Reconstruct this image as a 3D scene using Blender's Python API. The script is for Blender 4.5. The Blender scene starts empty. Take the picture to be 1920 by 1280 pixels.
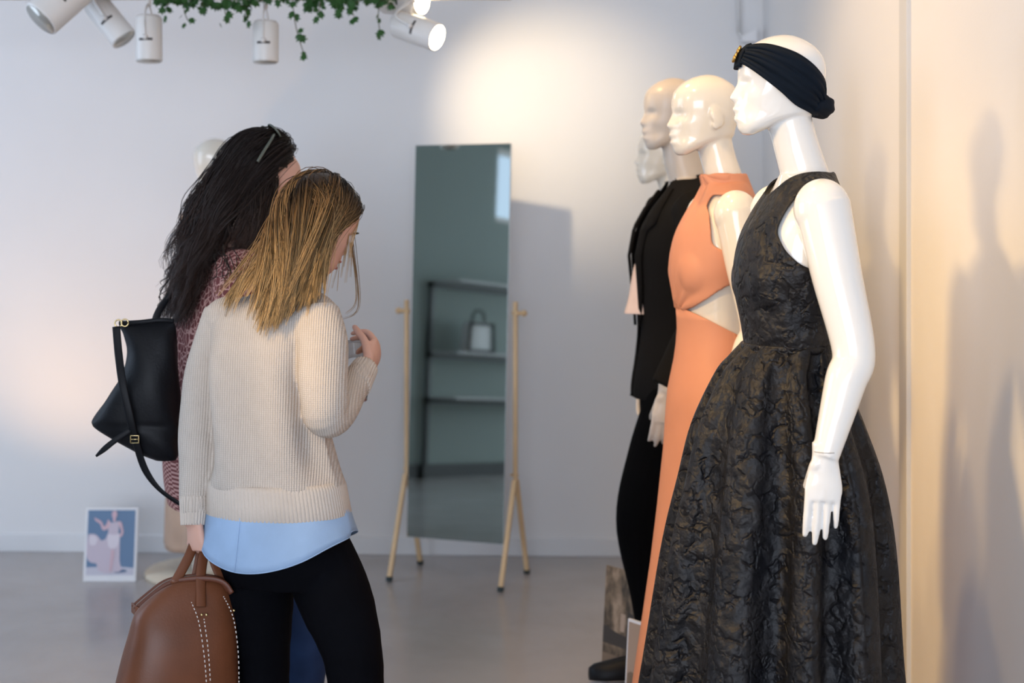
import bpy, bmesh, math, random
from mathutils import Vector, Matrix, noise
random.seed(7)
V = Vector
PI = math.pi
scene = bpy.context.scene
COL = scene.collection

# ------------------------------------------------------------------ camera
F = 2667.0          # focal length in pixels of the 1920x1280 frame
HY = 435.0          # eye level row
CAMZ = 1.38
cam_data = bpy.data.cameras.new('camera')
cam_data.sensor_width = 36.0
cam_data.lens = 36.0 * F / 1920.0
cam_data.shift_y = -(640.0 - HY) / 1920.0
cam_data.dof.use_dof = True
cam_data.dof.focus_distance = 3.12
cam_data.dof.aperture_fstop = 2.8
cam_data.clip_start = 0.05
camera = bpy.data.objects.new('camera', cam_data)
COL.objects.link(camera)
camera.location = (0, 0, CAMZ)
camera.rotation_euler = (PI / 2, 0, 0)
scene.camera = camera

def P(px, py, Y):
    return V(((px - 960.0) / F * Y, Y, CAMZ - (py - HY) / F * Y))

# ------------------------------------------------------------------ world, exposure
world = bpy.data.worlds.new('world')
scene.world = world
world.use_nodes = True
bg = world.node_tree.nodes['Background']
bg.inputs[0].default_value = (0.62, 0.76, 1.0, 1)
bg.inputs[1].default_value = 1.6
vs = scene.view_settings
vs.view_transform = 'Standard'
vs.look = 'None'
vs.exposure = 0.22
vs.gamma = 1.0
vs.use_curve_mapping = False

# ------------------------------------------------------------------ large lights: daylight in the windows
def area(name, loc, target, sx, sy, power, color):
    l = bpy.data.lights.new(name, 'AREA')
    l.shape = 'RECTANGLE'; l.size = sx; l.size_y = sy
    l.energy = power; l.color = color
    o = bpy.data.objects.new(name, l)
    o.location = loc
    o.rotation_euler = (V(target) - V(loc)).to_track_quat('-Z', 'Y').to_euler()
    COL.objects.link(o)
    return o

ROOM = dict(xl=-4.3, yr=-3.2, zc=3.2)
area('window_daylight_rear', (-1.2, -3.05, 1.45), (-1.2, 3, 1.2), 4.4, 1.7, 150, (0.82, 0.885, 1.0))
area('window_daylight_left', (-4.12, 3.9, 1.8), (0, 4.6, 1.3), 2.2, 2.2, 26, (0.60, 0.77, 1.0))

def spot_light(name, loc, target, power, angle, color, blend=0.6, radius=0.035):
    l = bpy.data.lights.new(name, 'SPOT')
    l.energy = power; l.spot_size = math.radians(angle); l.spot_blend = blend
    l.shadow_soft_size = radius; l.color = color
    o = bpy.data.objects.new(name, l)
    o.location = loc
    o.rotation_euler = (V(target) - V(loc)).to_track_quat('-Z', 'Y').to_euler()
    COL.objects.link(o)
    return o
WARM = (1.0, 0.68, 0.36)

# ------------------------------------------------------------------ materials
def nodes_of(m):
    return m.node_tree.nodes, m.node_tree.links

def mat(name, color, rough=0.6, metal=0.0, spec=0.5, coat=0.0, sss=0.0, emit=None, estr=0.0, trans=0.0, ior=1.45):
    m = bpy.data.materials.new(name)
    m.use_nodes = True
    b = m.node_tree.nodes['Principled BSDF']
    b.inputs['Base Color'].default_value = (*color, 1)
    b.inputs['Roughness'].default_value = rough
    b.inputs['Metallic'].default_value = metal
    b.inputs['Specular IOR Level'].default_value = spec
    b.inputs['Coat Weight'].default_value = coat
    b.inputs['Coat Roughness'].default_value = 0.04
    b.inputs['IOR'].default_value = ior
    if sss:
        b.inputs['Subsurface Weight'].default_value = sss
        b.inputs['Subsurface Radius'].default_value = (0.012, 0.005, 0.003)
    if trans:
        b.inputs['Transmission Weight'].default_value = trans
    if emit:
        b.inputs['Emission Color'].default_value = (*emit, 1)
        b.inputs['Emission Strength'].default_value = estr
    return m

def bsdf(m):
    return m.node_tree.nodes['Principled BSDF']

def N(m, t, **kw):
    n = m.node_tree.nodes.new(t)
    for k, v in kw.items():
        setattr(n, k, v)
    return n

def L(m, a, b):
    m.node_tree.links.new(a, b)

def math_n(m, op, a, b=None):
    n = N(m, 'ShaderNodeMath', operation=op)
    for i, x in enumerate((a, b)):
        if x is None: continue
        if isinstance(x, (int, float)): n.inputs[i].default_value = x
        else: L(m, x, n.inputs[i])
    return n.outputs[0]

def coords(m):
    tc = N(m, 'ShaderNodeTexCoord')
    sp = N(m, 'ShaderNodeSeparateXYZ')
    L(m, tc.outputs['Object'], sp.inputs[0])
    return tc.outputs['Object'], sp.outputs[0], sp.outputs[1], sp.outputs[2]

def noise_n(m, vec, scale, detail=3, rough=0.5, dist=0.0):
    n = N(m, 'ShaderNodeTexNoise')
    n.inputs['Scale'].default_value = scale
    n.inputs['Detail'].default_value = detail
    n.inputs['Roughness'].default_value = rough
    n.inputs['Distortion'].default_value = dist
    L(m, vec, n.inputs['Vector'])
    return n.outputs[0]

def ramp(m, fac, stops):
    r = N(m, 'ShaderNodeValToRGB')
    e = r.color_ramp.elements
    while len(e) < len(stops): e.new(0.5)
    for i, (p, c) in enumerate(stops):
        e[i].position = p
        e[i].color = (*c, 1)
    L(m, fac, r.inputs[0])
    return r.outputs[0]

def bump(m, height, strength, dist):
    b = N(m, 'ShaderNodeBump')
    b.inputs['Strength'].default_value = strength
    b.inputs['Distance'].default_value = dist
    L(m, height, b.inputs['Height'])
    L(m, b.outputs[0], bsdf(m).inputs['Normal'])

def base_from(m, col):
    L(m, col, bsdf(m).inputs['Base Color'])

def wall_mat(name, c):
    m = mat(name, c, 0.75, spec=0.25)
    o, x, y, z = coords(m)
    n = noise_n(m, o, 1.3, 4)
    base_from(m, ramp(m, n, [(0.3, tuple(k * 0.965 for k in c)), (0.7, c)]))
    bump(m, noise_n(m, o, 90, 3), 0.08, 0.003)
    return m

M = {}
M['wall'] = wall_mat('white_wall_paint', (0.80, 0.79, 0.79))
M['wall_sage'] = wall_mat('grey_green_wall_paint', (0.30, 0.35, 0.33))
M['ceiling'] = wall_mat('ceiling_paint', (0.7, 0.7, 0.7))
M['trim'] = mat('grey_trim', (0.62, 0.62, 0.62), 0.5)
M['base'] = mat('baseboard_paint', (0.76, 0.76, 0.77), 0.5)

def floor_mat():
    m = mat('polished_concrete', (0.2, 0.19, 0.19), 0.3, spec=0.6)
    o, x, y, z = coords(m)
    n = noise_n(m, o, 1.1, 6, 0.6, 0.4)
    base_from(m, ramp(m, n, [(0.3, (0.34, 0.305, 0.29)), (0.55, (0.41, 0.375, 0.36)), (0.75, (0.47, 0.435, 0.42))]))
    n2 = noise_n(m, o, 3.0, 5, 0.6)
    mr = N(m, 'ShaderNodeMapRange')
    mr.inputs['To Min'].default_value = 0.15; mr.inputs['To Max'].default_value = 0.27
    L(m, n2, mr.inputs[0]); L(m, mr.outputs[0], bsdf(m).inputs['Roughness'])
    bump(m, noise_n(m, o, 12, 4), 0.06, 0.004)
    return m
M['floor'] = floor_mat()

M['gloss_white'] = mat('glossy_white_fibreglass', (0.84, 0.82, 0.78), 0.16, spec=0.5, coat=0.6)
M['gloss_cream'] = mat('glossy_cream_fibreglass', (0.80, 0.74, 0.64), 0.18, spec=0.5, coat=0.5)
M['matte_beige'] = mat('satin_beige_fibreglass', (0.62, 0.54, 0.46), 0.33, spec=0.45)
M['seam'] = mat('joint_line', (0.45, 0.42, 0.38), 0.5)

def jacquard():
    m = mat('black_floral_jacquard', (0.010, 0.010, 0.012), 0.5, spec=0.35)
    o, x, y, z = coords(m)
    nz = N(m, 'ShaderNodeTexNoise'); nz.inputs['Scale'].default_value = 24; nz.inputs['Detail'].default_value = 3
    L(m, o, nz.inputs['Vector'])
    mx = N(m, 'ShaderNodeVectorMath', operation='MULTIPLY_ADD')
    L(m, nz.outputs['Color'], mx.inputs[0]); mx.inputs[1].default_value = (0.05, 0.05, 0.05); L(m, o, mx.inputs[2])
    vo = N(m, 'ShaderNodeTexVoronoi', feature='F1'); vo.inputs['Scale'].default_value = 30
    L(m, mx.outputs[0], vo.inputs['Vector'])
    vb = N(m, 'ShaderNodeTexVoronoi', feature='SMOOTH_F1'); vb.inputs['Scale'].default_value = 9
    L(m, mx.outputs[0], vb.inputs['Vector'])
    petals = math_n(m, 'SUBTRACT', 1.0, vo.outputs['Distance'])            # cushioned petals with creases between
    rose = math_n(m, 'SINE', math_n(m, 'MULTIPLY', vb.outputs['Distance'], 17.0))
    mask = noise_n(m, o, 11, 2)
    mm = N(m, 'ShaderNodeMapRange'); mm.inputs['From Min'].default_value = .42; mm.inputs['From Max'].default_value = .56
    L(m, mask, mm.inputs[0])
    h = math_n(m, 'ADD', math_n(m, 'MULTIPLY', math_n(m, 'MULTIPLY', petals, mm.outputs[0]), 1.3), math_n(m, 'MULTIPLY', rose, 0.22))
    ve = N(m, 'ShaderNodeTexVoronoi', feature='DISTANCE_TO_EDGE'); ve.inputs['Scale'].default_value = 26
    L(m, mx.outputs[0], ve.inputs['Vector'])
    gr = N(m, 'ShaderNodeMapRange'); gr.inputs['From Max'].default_value = .13
    L(m, ve.outputs['Distance'], gr.inputs[0])
    m2 = N(m, 'ShaderNodeMapRange'); m2.inputs['From Min'].default_value = .46; m2.inputs['From Max'].default_value = .56
    L(m, noise_n(m, o, 26, 2), m2.inputs[0])
    h = math_n(m, 'ADD', h, math_n(m, 'MULTIPLY', math_n(m, 'MULTIPLY', math_n(m, 'SUBTRACT', gr.outputs[0], 1.0), m2.outputs[0]), 0.6))
    h = math_n(m, 'ADD', h, math_n(m, 'MULTIPLY', noise_n(m, o, 90, 2), 0.3))
    bump(m, h, 0.9, 0.0075)
    base_from(m, ramp(m, mm.outputs[0], [(0.0, (0.005, 0.0055, 0.008)), (1.0, (0.011, 0.0105, 0.012))]))
    return m
M['jacquard'] = jacquard()

def cloth(name, c, rough=0.8, scale=350, strength=0.15, spec=0.25, var=0.12):
    m = mat(name, c, rough, spec=spec)
    o, x, y, z = coords(m)
    n = noise_n(m, o, 7, 3)
    base_from(m, ramp(m, n, [(0.3, tuple(k * (1 - var) for k in c)), (0.7, tuple(min(1, k * (1 + var)) for k in c))]))
    bump(m, noise_n(m, o, scale, 2), strength, 0.002)
    return m
M['peach'] = cloth('peach_crepe', (0.62, 0.27, 0.16), 0.55, 250, 0.05, var=0.05)
M['black_wool'] = cloth('black_wool', (0.0055, 0.0048, 0.0045), 0.8, spec=0.12)
M['black_trouser'] = cloth('black_trouser_cloth', (0.002, 0.002, 0.0025), 0.85, spec=0.05)
M['black_denim'] = cloth('black_stretch_denim', (0.0022, 0.0024, 0.004), 0.85, spec=0.08)
M['blue_denim'] = cloth('blue_denim', (0.02, 0.045, 0.12), 0.8, var=0.3)
M['chambray'] = cloth('pale_blue_chambray', (0.33, 0.47, 0.68), 0.8, 500, 0.2, var=0.1)
M['pale_top'] = cloth('pale_pink_top', (0.72, 0.55, 0.47), 0.7)
M['mustard'] = cloth('mustard_cloth', (0.30, 0.19, 0.02), 0.7)
M['beige_dress'] = cloth('beige_dress_cloth', (0.55, 0.38, 0.28), 0.75)
M['navy_turban'] = cloth('dark_navy_jersey', (0.004, 0.008, 0.015), 0.75, spec=0.15)
M['gold'] = mat('aged_gold', (0.55, 0.33, 0.09), 0.3, metal=1.0)
M['brass'] = mat('brass', (0.72, 0.56, 0.28), 0.25, metal=1.0)
M['steel'] = mat('steel', (0.7, 0.7, 0.72), 0.25, metal=1.0)
M['black_leather'] = cloth('black_leather', (0.004, 0.0045, 0.0065), 0.5, 160, 0.25, spec=0.25)
M['tan_leather'] = cloth('cognac_leather', (0.155, 0.052, 0.022), 0.42, 220, 0.12, spec=0.45, var=0.2)
M['tan_leather_edge'] = mat('cognac_leather_edge', (0.12, 0.035, 0.016), 0.45)
M['stitch'] = mat('white_stitching', (0.75, 0.70, 0.66), 0.7)
M['zip'] = mat('zip_tape', (0.22, 0.17, 0.13), 0.45, metal=0.3)
M['skin'] = mat('fair_skin', (0.68, 0.40, 0.31), 0.5, spec=0.4, sss=0.12)
M['lips'] = mat('lips', (0.50, 0.16, 0.13), 0.4)
M['eye'] = mat('eye_white', (0.8, 0.78, 0.75), 0.15)
M['iris'] = mat('dark_iris', (0.03, 0.02, 0.015), 0.15)
M['nail'] = mat('finger_nail', (0.72, 0.45, 0.38), 0.25)
M['black_plastic'] = mat('black_plastic', (0.01, 0.01, 0.01), 0.25)
M['dark_lens'] = mat('dark_lens', (0.02, 0.015, 0.01), 0.05, spec=0.8)
M['tortoise'] = mat('frame_grey_green', (0.10, 0.11, 0.09), 0.2)
M['white_metal'] = mat('white_enamel', (0.78, 0.74, 0.70), 0.35)
M['lamp_glow'] = mat('lamp_lens', (1, 0.95, 0.8), 0.3, emit=(1.0, 0.83, 0.5), estr=26)
M['lamp_off'] = mat('lamp_reflector', (0.5, 0.47, 0.42), 0.3, metal=0.6)
M['dark_gap'] = mat('dark_grille', (0.06, 0.05, 0.045), 0.6)
M['beam'] = mat('painted_beam', (0.66, 0.56, 0.48), 0.6)
M['leaf'] = cloth('ivy_leaf', (0.030, 0.085, 0.022), 0.45, 60, 0.1, var=0.4)
M['vine'] = mat('ivy_stem', (0.10, 0.09, 0.04), 0.7)
M['birch'] = cloth('pale_wood', (0.72, 0.50, 0.28), 0.5, 40, 0.05, var=0.1)
M['foot'] = mat('dark_foot', (0.02, 0.03, 0.03), 0.6)
M['mirror'] = mat('mirror_glass', (0.42, 0.475, 0.455), 0.025, metal=1.0)
M['mirror_edge'] = mat('mirror_edge', (0.55, 0.56, 0.58), 0.3, metal=0.4)
M['paper'] = mat('white_card', (0.80, 0.80, 0.82), 0.5)
M['plinth'] = mat('cream_plinth', (0.70, 0.60, 0.46), 0.4)
M['black_metal'] = mat('black_metal', (0.012, 0.014, 0.014), 0.4)
M['glass'] = mat('clear_glass', (1, 1, 1), 0.02, trans=1.0, ior=1.3)
M['coffee'] = mat('milky_coffee', (0.36, 0.17, 0.09), 0.4)
M['window_pane'] = mat('window_glass', (1, 1, 1), 0.0, trans=1.0, ior=1.05)

def knit(name, c):
    m = mat(name, c, 0.85, spec=0.2)
    o, x, y, z = coords(m)
    sx = math_n(m, 'ABSOLUTE', math_n(m, 'SINE', math_n(m, 'MULTIPLY', x, PI / 0.0056)))
    zz = math_n(m, 'ADD', math_n(m, 'MULTIPLY', z, 2 * PI / 0.0048), math_n(m, 'MULTIPLY', sx, 2.6))
    sz = math_n(m, 'SINE', zz)
    h = math_n(m, 'ADD', sx, math_n(m, 'MULTIPLY', math_n(m, 'MULTIPLY', sz, 0.22), sx))
    bump(m, h, 0.6, 0.0022)
    n = noise_n(m, o, 30, 3)
    cc = ramp(m, math_n(m, 'ADD', math_n(m, 'MULTIPLY', h, 0.45), math_n(m, 'MULTIPLY', n, 0.3)),
              [(0.05, tuple(k * 0.72 for k in c)), (0.6, c)])
    base_from(m, cc)
    return m
M['knit'] = knit('oatmeal_knit', (0.62, 0.55, 0.485))
M['knit_rib'] = cloth('oatmeal_rib_knit', (0.60, 0.53, 0.465), 0.85, 260, 0.5, var=0.08)

def rose_pattern():
    m = mat('rose_patterned_knit', (0.3, 0.1, 0.1), 0.9, spec=0.15)
    o, x, y, z = coords(m)
    mp = N(m, 'ShaderNodeMapping'); mp.inputs['Scale'].default_value = (1, 1, 0.62)
    L(m, o, mp.inputs[0])
    nz = N(m, 'ShaderNodeTexNoise'); nz.inputs['Scale'].default_value = 30
    L(m, mp.outputs[0], nz.inputs['Vector'])
    mx = N(m, 'ShaderNodeVectorMath', operation='MULTIPLY_ADD')
    L(m, nz.outputs['Color'], mx.inputs[0]); mx.inputs[1].default_value = (0.02, 0.02, 0.02); L(m, mp.outputs[0], mx.inputs[2])
    vo = N(m, 'ShaderNodeTexVoronoi', feature='DISTANCE_TO_EDGE'); vo.inputs['Scale'].default_value = 92
    L(m, mx.outputs[0], vo.inputs['Vector'])
    line = math_n(m, 'LESS_THAN', vo.outputs['Distance'], 0.085)
    # border bands and small checks below
    chx = math_n(m, 'SINE', math_n(m, 'MULTIPLY', math_n(m, 'ADD', x, y), 2 * PI / 0.011))
    chz = math_n(m, 'SINE', math_n(m, 'MULTIPLY', z, 2 * PI / 0.011))
    chk = math_n(m, 'GREATER_THAN', math_n(m, 'MULTIPLY', chx, chz), 0.0)
    low = math_n(m, 'LESS_THAN', z, 0.835)
    band = math_n(m, 'MULTIPLY', math_n(m, 'GREATER_THAN', math_n(m, 'SINE', math_n(m, 'MULTIPLY', z, 2 * PI / 0.03)), 0.75),
                  math_n(m, 'MULTIPLY', math_n(m, 'GREATER_THAN', z, 0.775), low))
    mixf = N(m, 'ShaderNodeMix', data_type='FLOAT')
    L(m, low, mixf.inputs[0]); L(m, line, mixf.inputs[2]); L(m, chk, mixf.inputs[3])
    fac = math_n(m, 'MULTIPLY', mixf.outputs[0], math_n(m, 'SUBTRACT', 1.0, band))
    base_from(m, ramp(m, fac, [(0.0, (0.16, 0.052, 0.052)), (1.0, (0.50, 0.29, 0.26))]))
    bump(m, noise_n(m, o, 300, 2), 0.3, 0.002)
    return m
M['rose'] = rose_pattern()

def hair_mat(name, stops, rough=0.38, rmin=0.55, rmax=1.3):
    m = mat(name, (0.1, 0.05, 0.02), rough, spec=0.45)
    at = N(m, 'ShaderNodeAttribute'); at.attribute_name = 'strand'
    sp = N(m, 'ShaderNodeSeparateXYZ'); L(m, at.outputs['Vector'], sp.inputs[0])
    c = ramp(m, sp.outputs[0], stops)
    mr = N(m, 'ShaderNodeMapRange'); mr.inputs['To Min'].default_value = rmin; mr.inputs['To Max'].default_value = rmax
    L(m, sp.outputs[1], mr.inputs[0])
    mu = N(m, 'ShaderNodeVectorMath', operation='SCALE')
    L(m, c, mu.inputs[0]); L(m, mr.outputs[0], mu.inputs['Scale'])
    base_from(m, mu.outputs[0])
    return m
M['blonde'] = hair_mat('ombre_blonde_hair', [(0.0, (0.020, 0.012, 0.008)), (0.13, (0.040, 0.024, 0.013)), (0.36, (0.22, 0.125, 0.052)), (1.0, (0.58, 0.38, 0.175))], rmin=0.25, rmax=1.45)
M['brunette'] = hair_mat('dark_brown_hair', [(0.0, (0.009, 0.006, 0.006)), (0.4, (0.018, 0.010, 0.008)), (1.0, (0.040, 0.019, 0.013))])

def sepia(name, seed):
    m = mat(name, (0.3, 0.22, 0.15), 0.45)
    o, x, y, z = coords(m)
    mp = N(m, 'ShaderNodeMapping'); mp.inputs['Location'].default_value = (seed, seed, 0); mp.inputs['Scale'].default_value = (1, 1, 0.55)
    L(m, o, mp.inputs[0])
    n = noise_n(m, mp.outputs[0], 17, 5, 0.62)
    base_from(m, ramp(m, n, [(0.36, (0.05, 0.036, 0.022)), (0.5, (0.20, 0.14, 0.09)), (0.62, (0.36, 0.26, 0.18))]))
    return m
M['sepia_a'] = sepia('sepia_print', 3.0)
M['sepia_light'] = mat('pale_sepia_print', (0.40, 0.29, 0.215), 0.45)
M['sepia_mid'] = mat('mid_sepia_print', (0.20, 0.14, 0.095), 0.45)
M['sepia_dark'] = mat('dark_sepia_print', (0.045, 0.035, 0.028), 0.45)
M['print_blue'] = mat('print_blue', (0.10, 0.19, 0.33), 0.4)
M['print_blue_dark'] = mat('print_deep_blue', (0.05, 0.11, 0.22), 0.4)
M['print_gown'] = mat('print_gown', (0.56, 0.48, 0.56), 0.4)
M['print_gown_light'] = mat('print_gown_light', (0.70, 0.64, 0.70), 0.4)
M['print_skin'] = mat('print_skin', (0.62, 0.42, 0.48), 0.4)
M['print_floor'] = mat('print_floor', (0.55, 0.54, 0.62), 0.4)

# ------------------------------------------------------------------ mesh helpers
def crom(p0, p1, p2, p3, t):
    t2, t3 = t * t, t * t * t
    return 0.5 * ((2 * p1) + (-p0 + p2) * t + (2 * p0 - 5 * p1 + 4 * p2 - p3) * t2 + (-p0 + 3 * p1 - 3 * p2 + p3) * t3)

def spline(pts, sub):
    out = []
    n = len(pts)
    for i in range(n - 1):
        p0 = pts[max(i - 1, 0)]; p1 = pts[i]; p2 = pts[i + 1]; p3 = pts[min(i + 2, n - 1)]
        for k in range(sub):
            out.append(crom(p0, p1, p2, p3, k / sub))
    out.append(pts[-1])
    return out

def interp(table, x):
    """smooth lookup in [(x, value)] with x ascending"""
    if x <= table[0][0]: return table[0][1]
    if x >= table[-1][0]: return table[-1][1]
    for i in range(len(table) - 1):
        a, b = table[i], table[i + 1]
        if a[0] <= x <= b[0]:
            t = (x - a[0]) / (b[0] - a[0])
            p0 = table[max(i - 1, 0)]; p3 = table[min(i + 2, len(table) - 1)]
            d = b[0] - a[0]
            m1 = ((b[1] - p0[1]) / (b[0] - p0[0])) * d if b[0] != p0[0] else 0
            m2 = ((p3[1] - a[1]) / (p3[0] - a[0])) * d if p3[0] != a[0] else 0
            t2, t3 = t * t, t * t * t
            return (2 * t3 - 3 * t2 + 1) * a[1] + (t3 - 2 * t2 + t) * m1 + (-2 * t3 + 3 * t2) * b[1] + (t3 - t2) * m2

class MB:
    def __init__(self):
        self.v = []; self.f = []; self.mi = []
    def quad(self, a, b, c, d, mi=0):
        n = len(self.v); self.v += [V(a), V(b), V(c), V(d)]
        self.f.append((n, n + 1, n + 2, n + 3)); self.mi.append(mi)
    def poly(self, pts, mi=0):
        n = len(self.v); self.v += [V(p) for p in pts]
        self.f.append(tuple(range(n, n + len(pts)))); self.mi.append(mi)
    def loft(self, rings, caps=True, closed=True, mi=0):
        n = len(rings[0]); s = len(self.v)
        for r in rings: self.v += [V(p) for p in r]
        for i in range(len(rings) - 1):
            for j in range(n if closed else n - 1):
                k = (j + 1) % n
                self.f.append((s + i * n + j, s + i * n + k, s + (i + 1) * n + k, s + (i + 1) * n + j)); self.mi.append(mi)
        if caps and closed:
            self.f.append(tuple(s + j for j in reversed(range(n)))); self.mi.append(mi)
            e = s + (len(rings) - 1) * n
            self.f.append(tuple(e + j for j in range(n))); self.mi.append(mi)
    def tube(self, ctrl, radii, n=14, sub=6, ref=None, caps=True, round_end=False, mi=0, mod=None):
        """sweep an (elliptic) section along a smoothed path; radius: number or (a along ref, b across)"""
        ctrl = [V(p) for p in ctrl]
        rr = [r if isinstance(r, (tuple, list)) else (r, r) for r in (radii if isinstance(radii, (list, tuple)) and not (len(radii) == 2 and len(ctrl) != 2 and not isinstance(radii[0], (tuple, list))) else [radii] * len(ctrl))]
        rr = [V((r[0], r[1], 0)) for r in rr]
        pts = spline(ctrl, sub) if sub > 1 else ctrl
        rad = spline(rr, sub) if sub > 1 else rr
        rings = []
        prev = None
        for i, p in enumerate(pts):
            t = (pts[min(i + 1, len(pts) - 1)] - pts[max(i - 1, 0)]).normalized()
            if ref is not None:
                a = V(ref) - t * V(ref).dot(t)
            elif prev is None:
                a = t.orthogonal()
            else:
                a = prev - t * prev.dot(t)
            a.normalize(); prev = a
            b = t.cross(a)
            ra, rb = rad[i].x, rad[i].y
            ring = []
            for k in range(n):
                an = 2 * PI * k / n
                m_ = mod(i / (len(pts) - 1), an) if mod else 1.0
                ring.append(p + a * (math.cos(an) * ra * m_) + b * (math.sin(an) * rb * m_))
            rings.append(ring)
        if round_end:
            for end in (0, -1):
                c = pts[end]
                other = pts[1] if end == 0 else pts[-2]
                d = (c - other).normalized() * max(rad[end].x, rad[end].y)
                base = rings[end]
                extra = []
                for q in (0.5, 0.85, 1.0):
                    sc = math.sqrt(max(0.0, 1 - q * q)) if q < 1 else 0.12
                    extra.append([c + (p - c) * sc + d * q for p in base])
                if end == 0: rings = extra[::-1] + rings
                else: rings = rings + extra
        self.loft(rings, caps, mi=mi)
    def ellipsoid(self, c, r, rot=None, nu=20, nv=12, mi=0):
        c = V(c); rings = []
        for i in range(nv + 1):
            th = PI * (i + 0.02) / (nv + 0.04)
            ring = []
            for k in range(nu):
                ph = 2 * PI * k / nu
                p = V((r[0] * math.sin(th) * math.cos(ph), r[1] * math.sin(th) * math.sin(ph), -r[2] * math.cos(th)))
                if rot is not None: p = rot @ p
                ring.append(c + p)
            rings.append(ring)
        self.loft(rings, mi=mi)
    def box(self, lo, hi, mtx=None, mi=0):
        x0, y0, z0 = lo; x1, y1, z1 = hi
        c = [V((x0, y0, z0)), V((x1, y0, z0)), V((x1, y1, z0)), V((x0, y1, z0)), V((x0, y0, z1)), V((x1, y0, z1)), V((x1, y1, z1)), V((x0, y1, z1))]
        if mtx is not None: c = [mtx @ p for p in c]
        s = len(self.v); self.v += c
        for f in ((3, 2, 1, 0), (4, 5, 6, 7), (0, 1, 5, 4), (1, 2, 6, 5), (2, 3, 7, 6), (3, 0, 4, 7)):
            self.f.append(tuple(s + i for i in f)); self.mi.append(mi)
    def add(self, other, mtx=None):
        s = len(self.v)
        self.v += [mtx @ p if mtx is not None else p.copy() for p in other.v]
        self.f += [tuple(s + i for i in f) for f in other.f]; self.mi += other.mi
    def mesh(self, name, offset=None):
        me = bpy.data.meshes.new(name)
        off = offset or V((0, 0, 0))
        me.from_pydata([tuple(p - off) for p in self.v], [], self.f)
        me.polygons.foreach_set('material_index', self.mi)
        me.update()
        return me

def solid(mb, voxel, smooth=2, fac=0.5):
    """fuse overlapping closed pieces into one continuous skin; returns a mesh in the same coordinates"""
    me = mb.mesh('fuse')
    o = bpy.data.objects.new('fuse', me); COL.objects.link(o)
    r = o.modifiers.new('r', 'REMESH'); r.mode = 'VOXEL'; r.voxel_size = voxel; r.adaptivity = 0
    if smooth:
        s = o.modifiers.new('s', 'SMOOTH'); s.factor = fac; s.iterations = smooth
    dg = bpy.context.evaluated_depsgraph_get(); dg.update()
    out = bpy.data.meshes.new_from_object(o.evaluated_get(dg))
    bpy.data.objects.remove(o); bpy.data.meshes.remove(me)
    return out

def shift(me, off):
    me.transform(Matrix.Translation(-V(off)))
    return me

def link(name, me, mats, parent=None, smooth=True, bevel=0.0, kind=None):
    me.name = name
    for m in (mats if isinstance(mats, (list, tuple)) else [mats]):
        me.materials.append(M[m] if isinstance(m, str) else m)
    if smooth:
        me.polygons.foreach_set('use_smooth', [True] * len(me.polygons))
    o = bpy.data.objects.new(name, me); COL.objects.link(o)
    if parent: o.parent = parent
    if bevel:
        b = o.modifiers.new('bevel', 'BEVEL'); b.width = bevel; b.segments = 2; b.limit_method = 'ANGLE'
    if kind: o['kind'] = kind
    return o

def part(root, name, mb, mats, smooth=True, bevel=0.0, local=False, base=None, kind=None, label=None):
    """a mesh part under root; mb in world coordinates unless local"""
    off = V((0, 0, 0)) if local else (V(base) if base is not None else V(root.location))
    me = mb.mesh(name, off) if isinstance(mb, MB) else (mb if local else shift(mb, off))
    o = link(name, me, mats, root, smooth, bevel, kind)
    if label: o['label'] = label
    return o

def tag(o, label, cat, group=None):
    o['label'] = label; o['category'] = cat
    if group: o['group'] = group
    return o

def thing(name, loc, label, cat, rz=0.0, group=None):
    o = bpy.data.objects.new(name, None); COL.objects.link(o)
    o.location = loc; o.rotation_euler = (0, 0, rz)
    o.empty_display_size = 0.1
    return tag(o, label, cat, group)

def struct(name, mb, m, parent=None, smooth=False, bevel=0.0):
    o = link(name, mb.mesh(name), m, parent, smooth, bevel)
    if parent is None: o['kind'] = 'structure'
    return o

def frame_from(origin, xdir, zdir):
    x = V(xdir).normalized()
    z = V(zdir); z = (z - x * z.dot(x)).normalized()
    y = z.cross(x)
    m = Matrix((x, y, z)).transposed().to_4x4()
    m.translation = V(origin)
    return m

# ------------------------------------------------------------------ the room
BW = [(-4.3, 6.24), (1.065, 6.04)]          # back wall line (slightly skewed to the camera)
RWX = lambda y: 1.065 + (6.04 - y) * 0.0094  # right wall plane
mb = MB(); mb.box((-4.6, -3.5, -0.1), (1.5, 6.6, 0.0)); struct('floor', mb, 'floor')
mb = MB(); mb.box((-4.6, -3.5, 3.2), (1.5, 6.6, 3.3)); struct('ceiling', mb, 'ceiling')
def slab(x0, y0, x1, y1, z0, z1, thick):
    d = V((x1 - x0, y1 - y0, 0)).normalized(); n = V((-d.y, d.x, 0)) * thick
    m_ = MB()
    a, b = V((x0, y0, 0)), V((x1, y1, 0))
    lo = [a, b, b + n, a + n]
    m_.loft([[p + V((0, 0, z0)) for p in lo], [p + V((0, 0, z1)) for p in lo]])
    return m_
struct('wall_back', slab(-4.45, 6.2456, 1.3, 6.0312, 0, 3.2, 0.15), 'wall')
struct('wall_right', slab(RWX(6.2), 6.2, RWX(-3.4), -3.4, 0, 3.2, 0.15), 'wall')
struct('baseboard_back', slab(-4.3, 6.225, 1.05, 6.0255, 0.0, 0.075, 0.02), 'base', bevel=0.003)
struct('baseboard_right', slab(RWX(6.02) - 0.015, 6.02, RWX(-3.1) - 0.015, -3.1, 0.0, 0.075, 0.02), 'base', bevel=0.003)
# vertical cover strip on the right wall
mb = MB()
mb.box((RWX(3.9) - 0.012, 3.87, 0.075), (RWX(3.9) + 0.01, 3.945, 3.2)); struct('trim_1', mb, 'trim', bevel=0.002)
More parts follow.
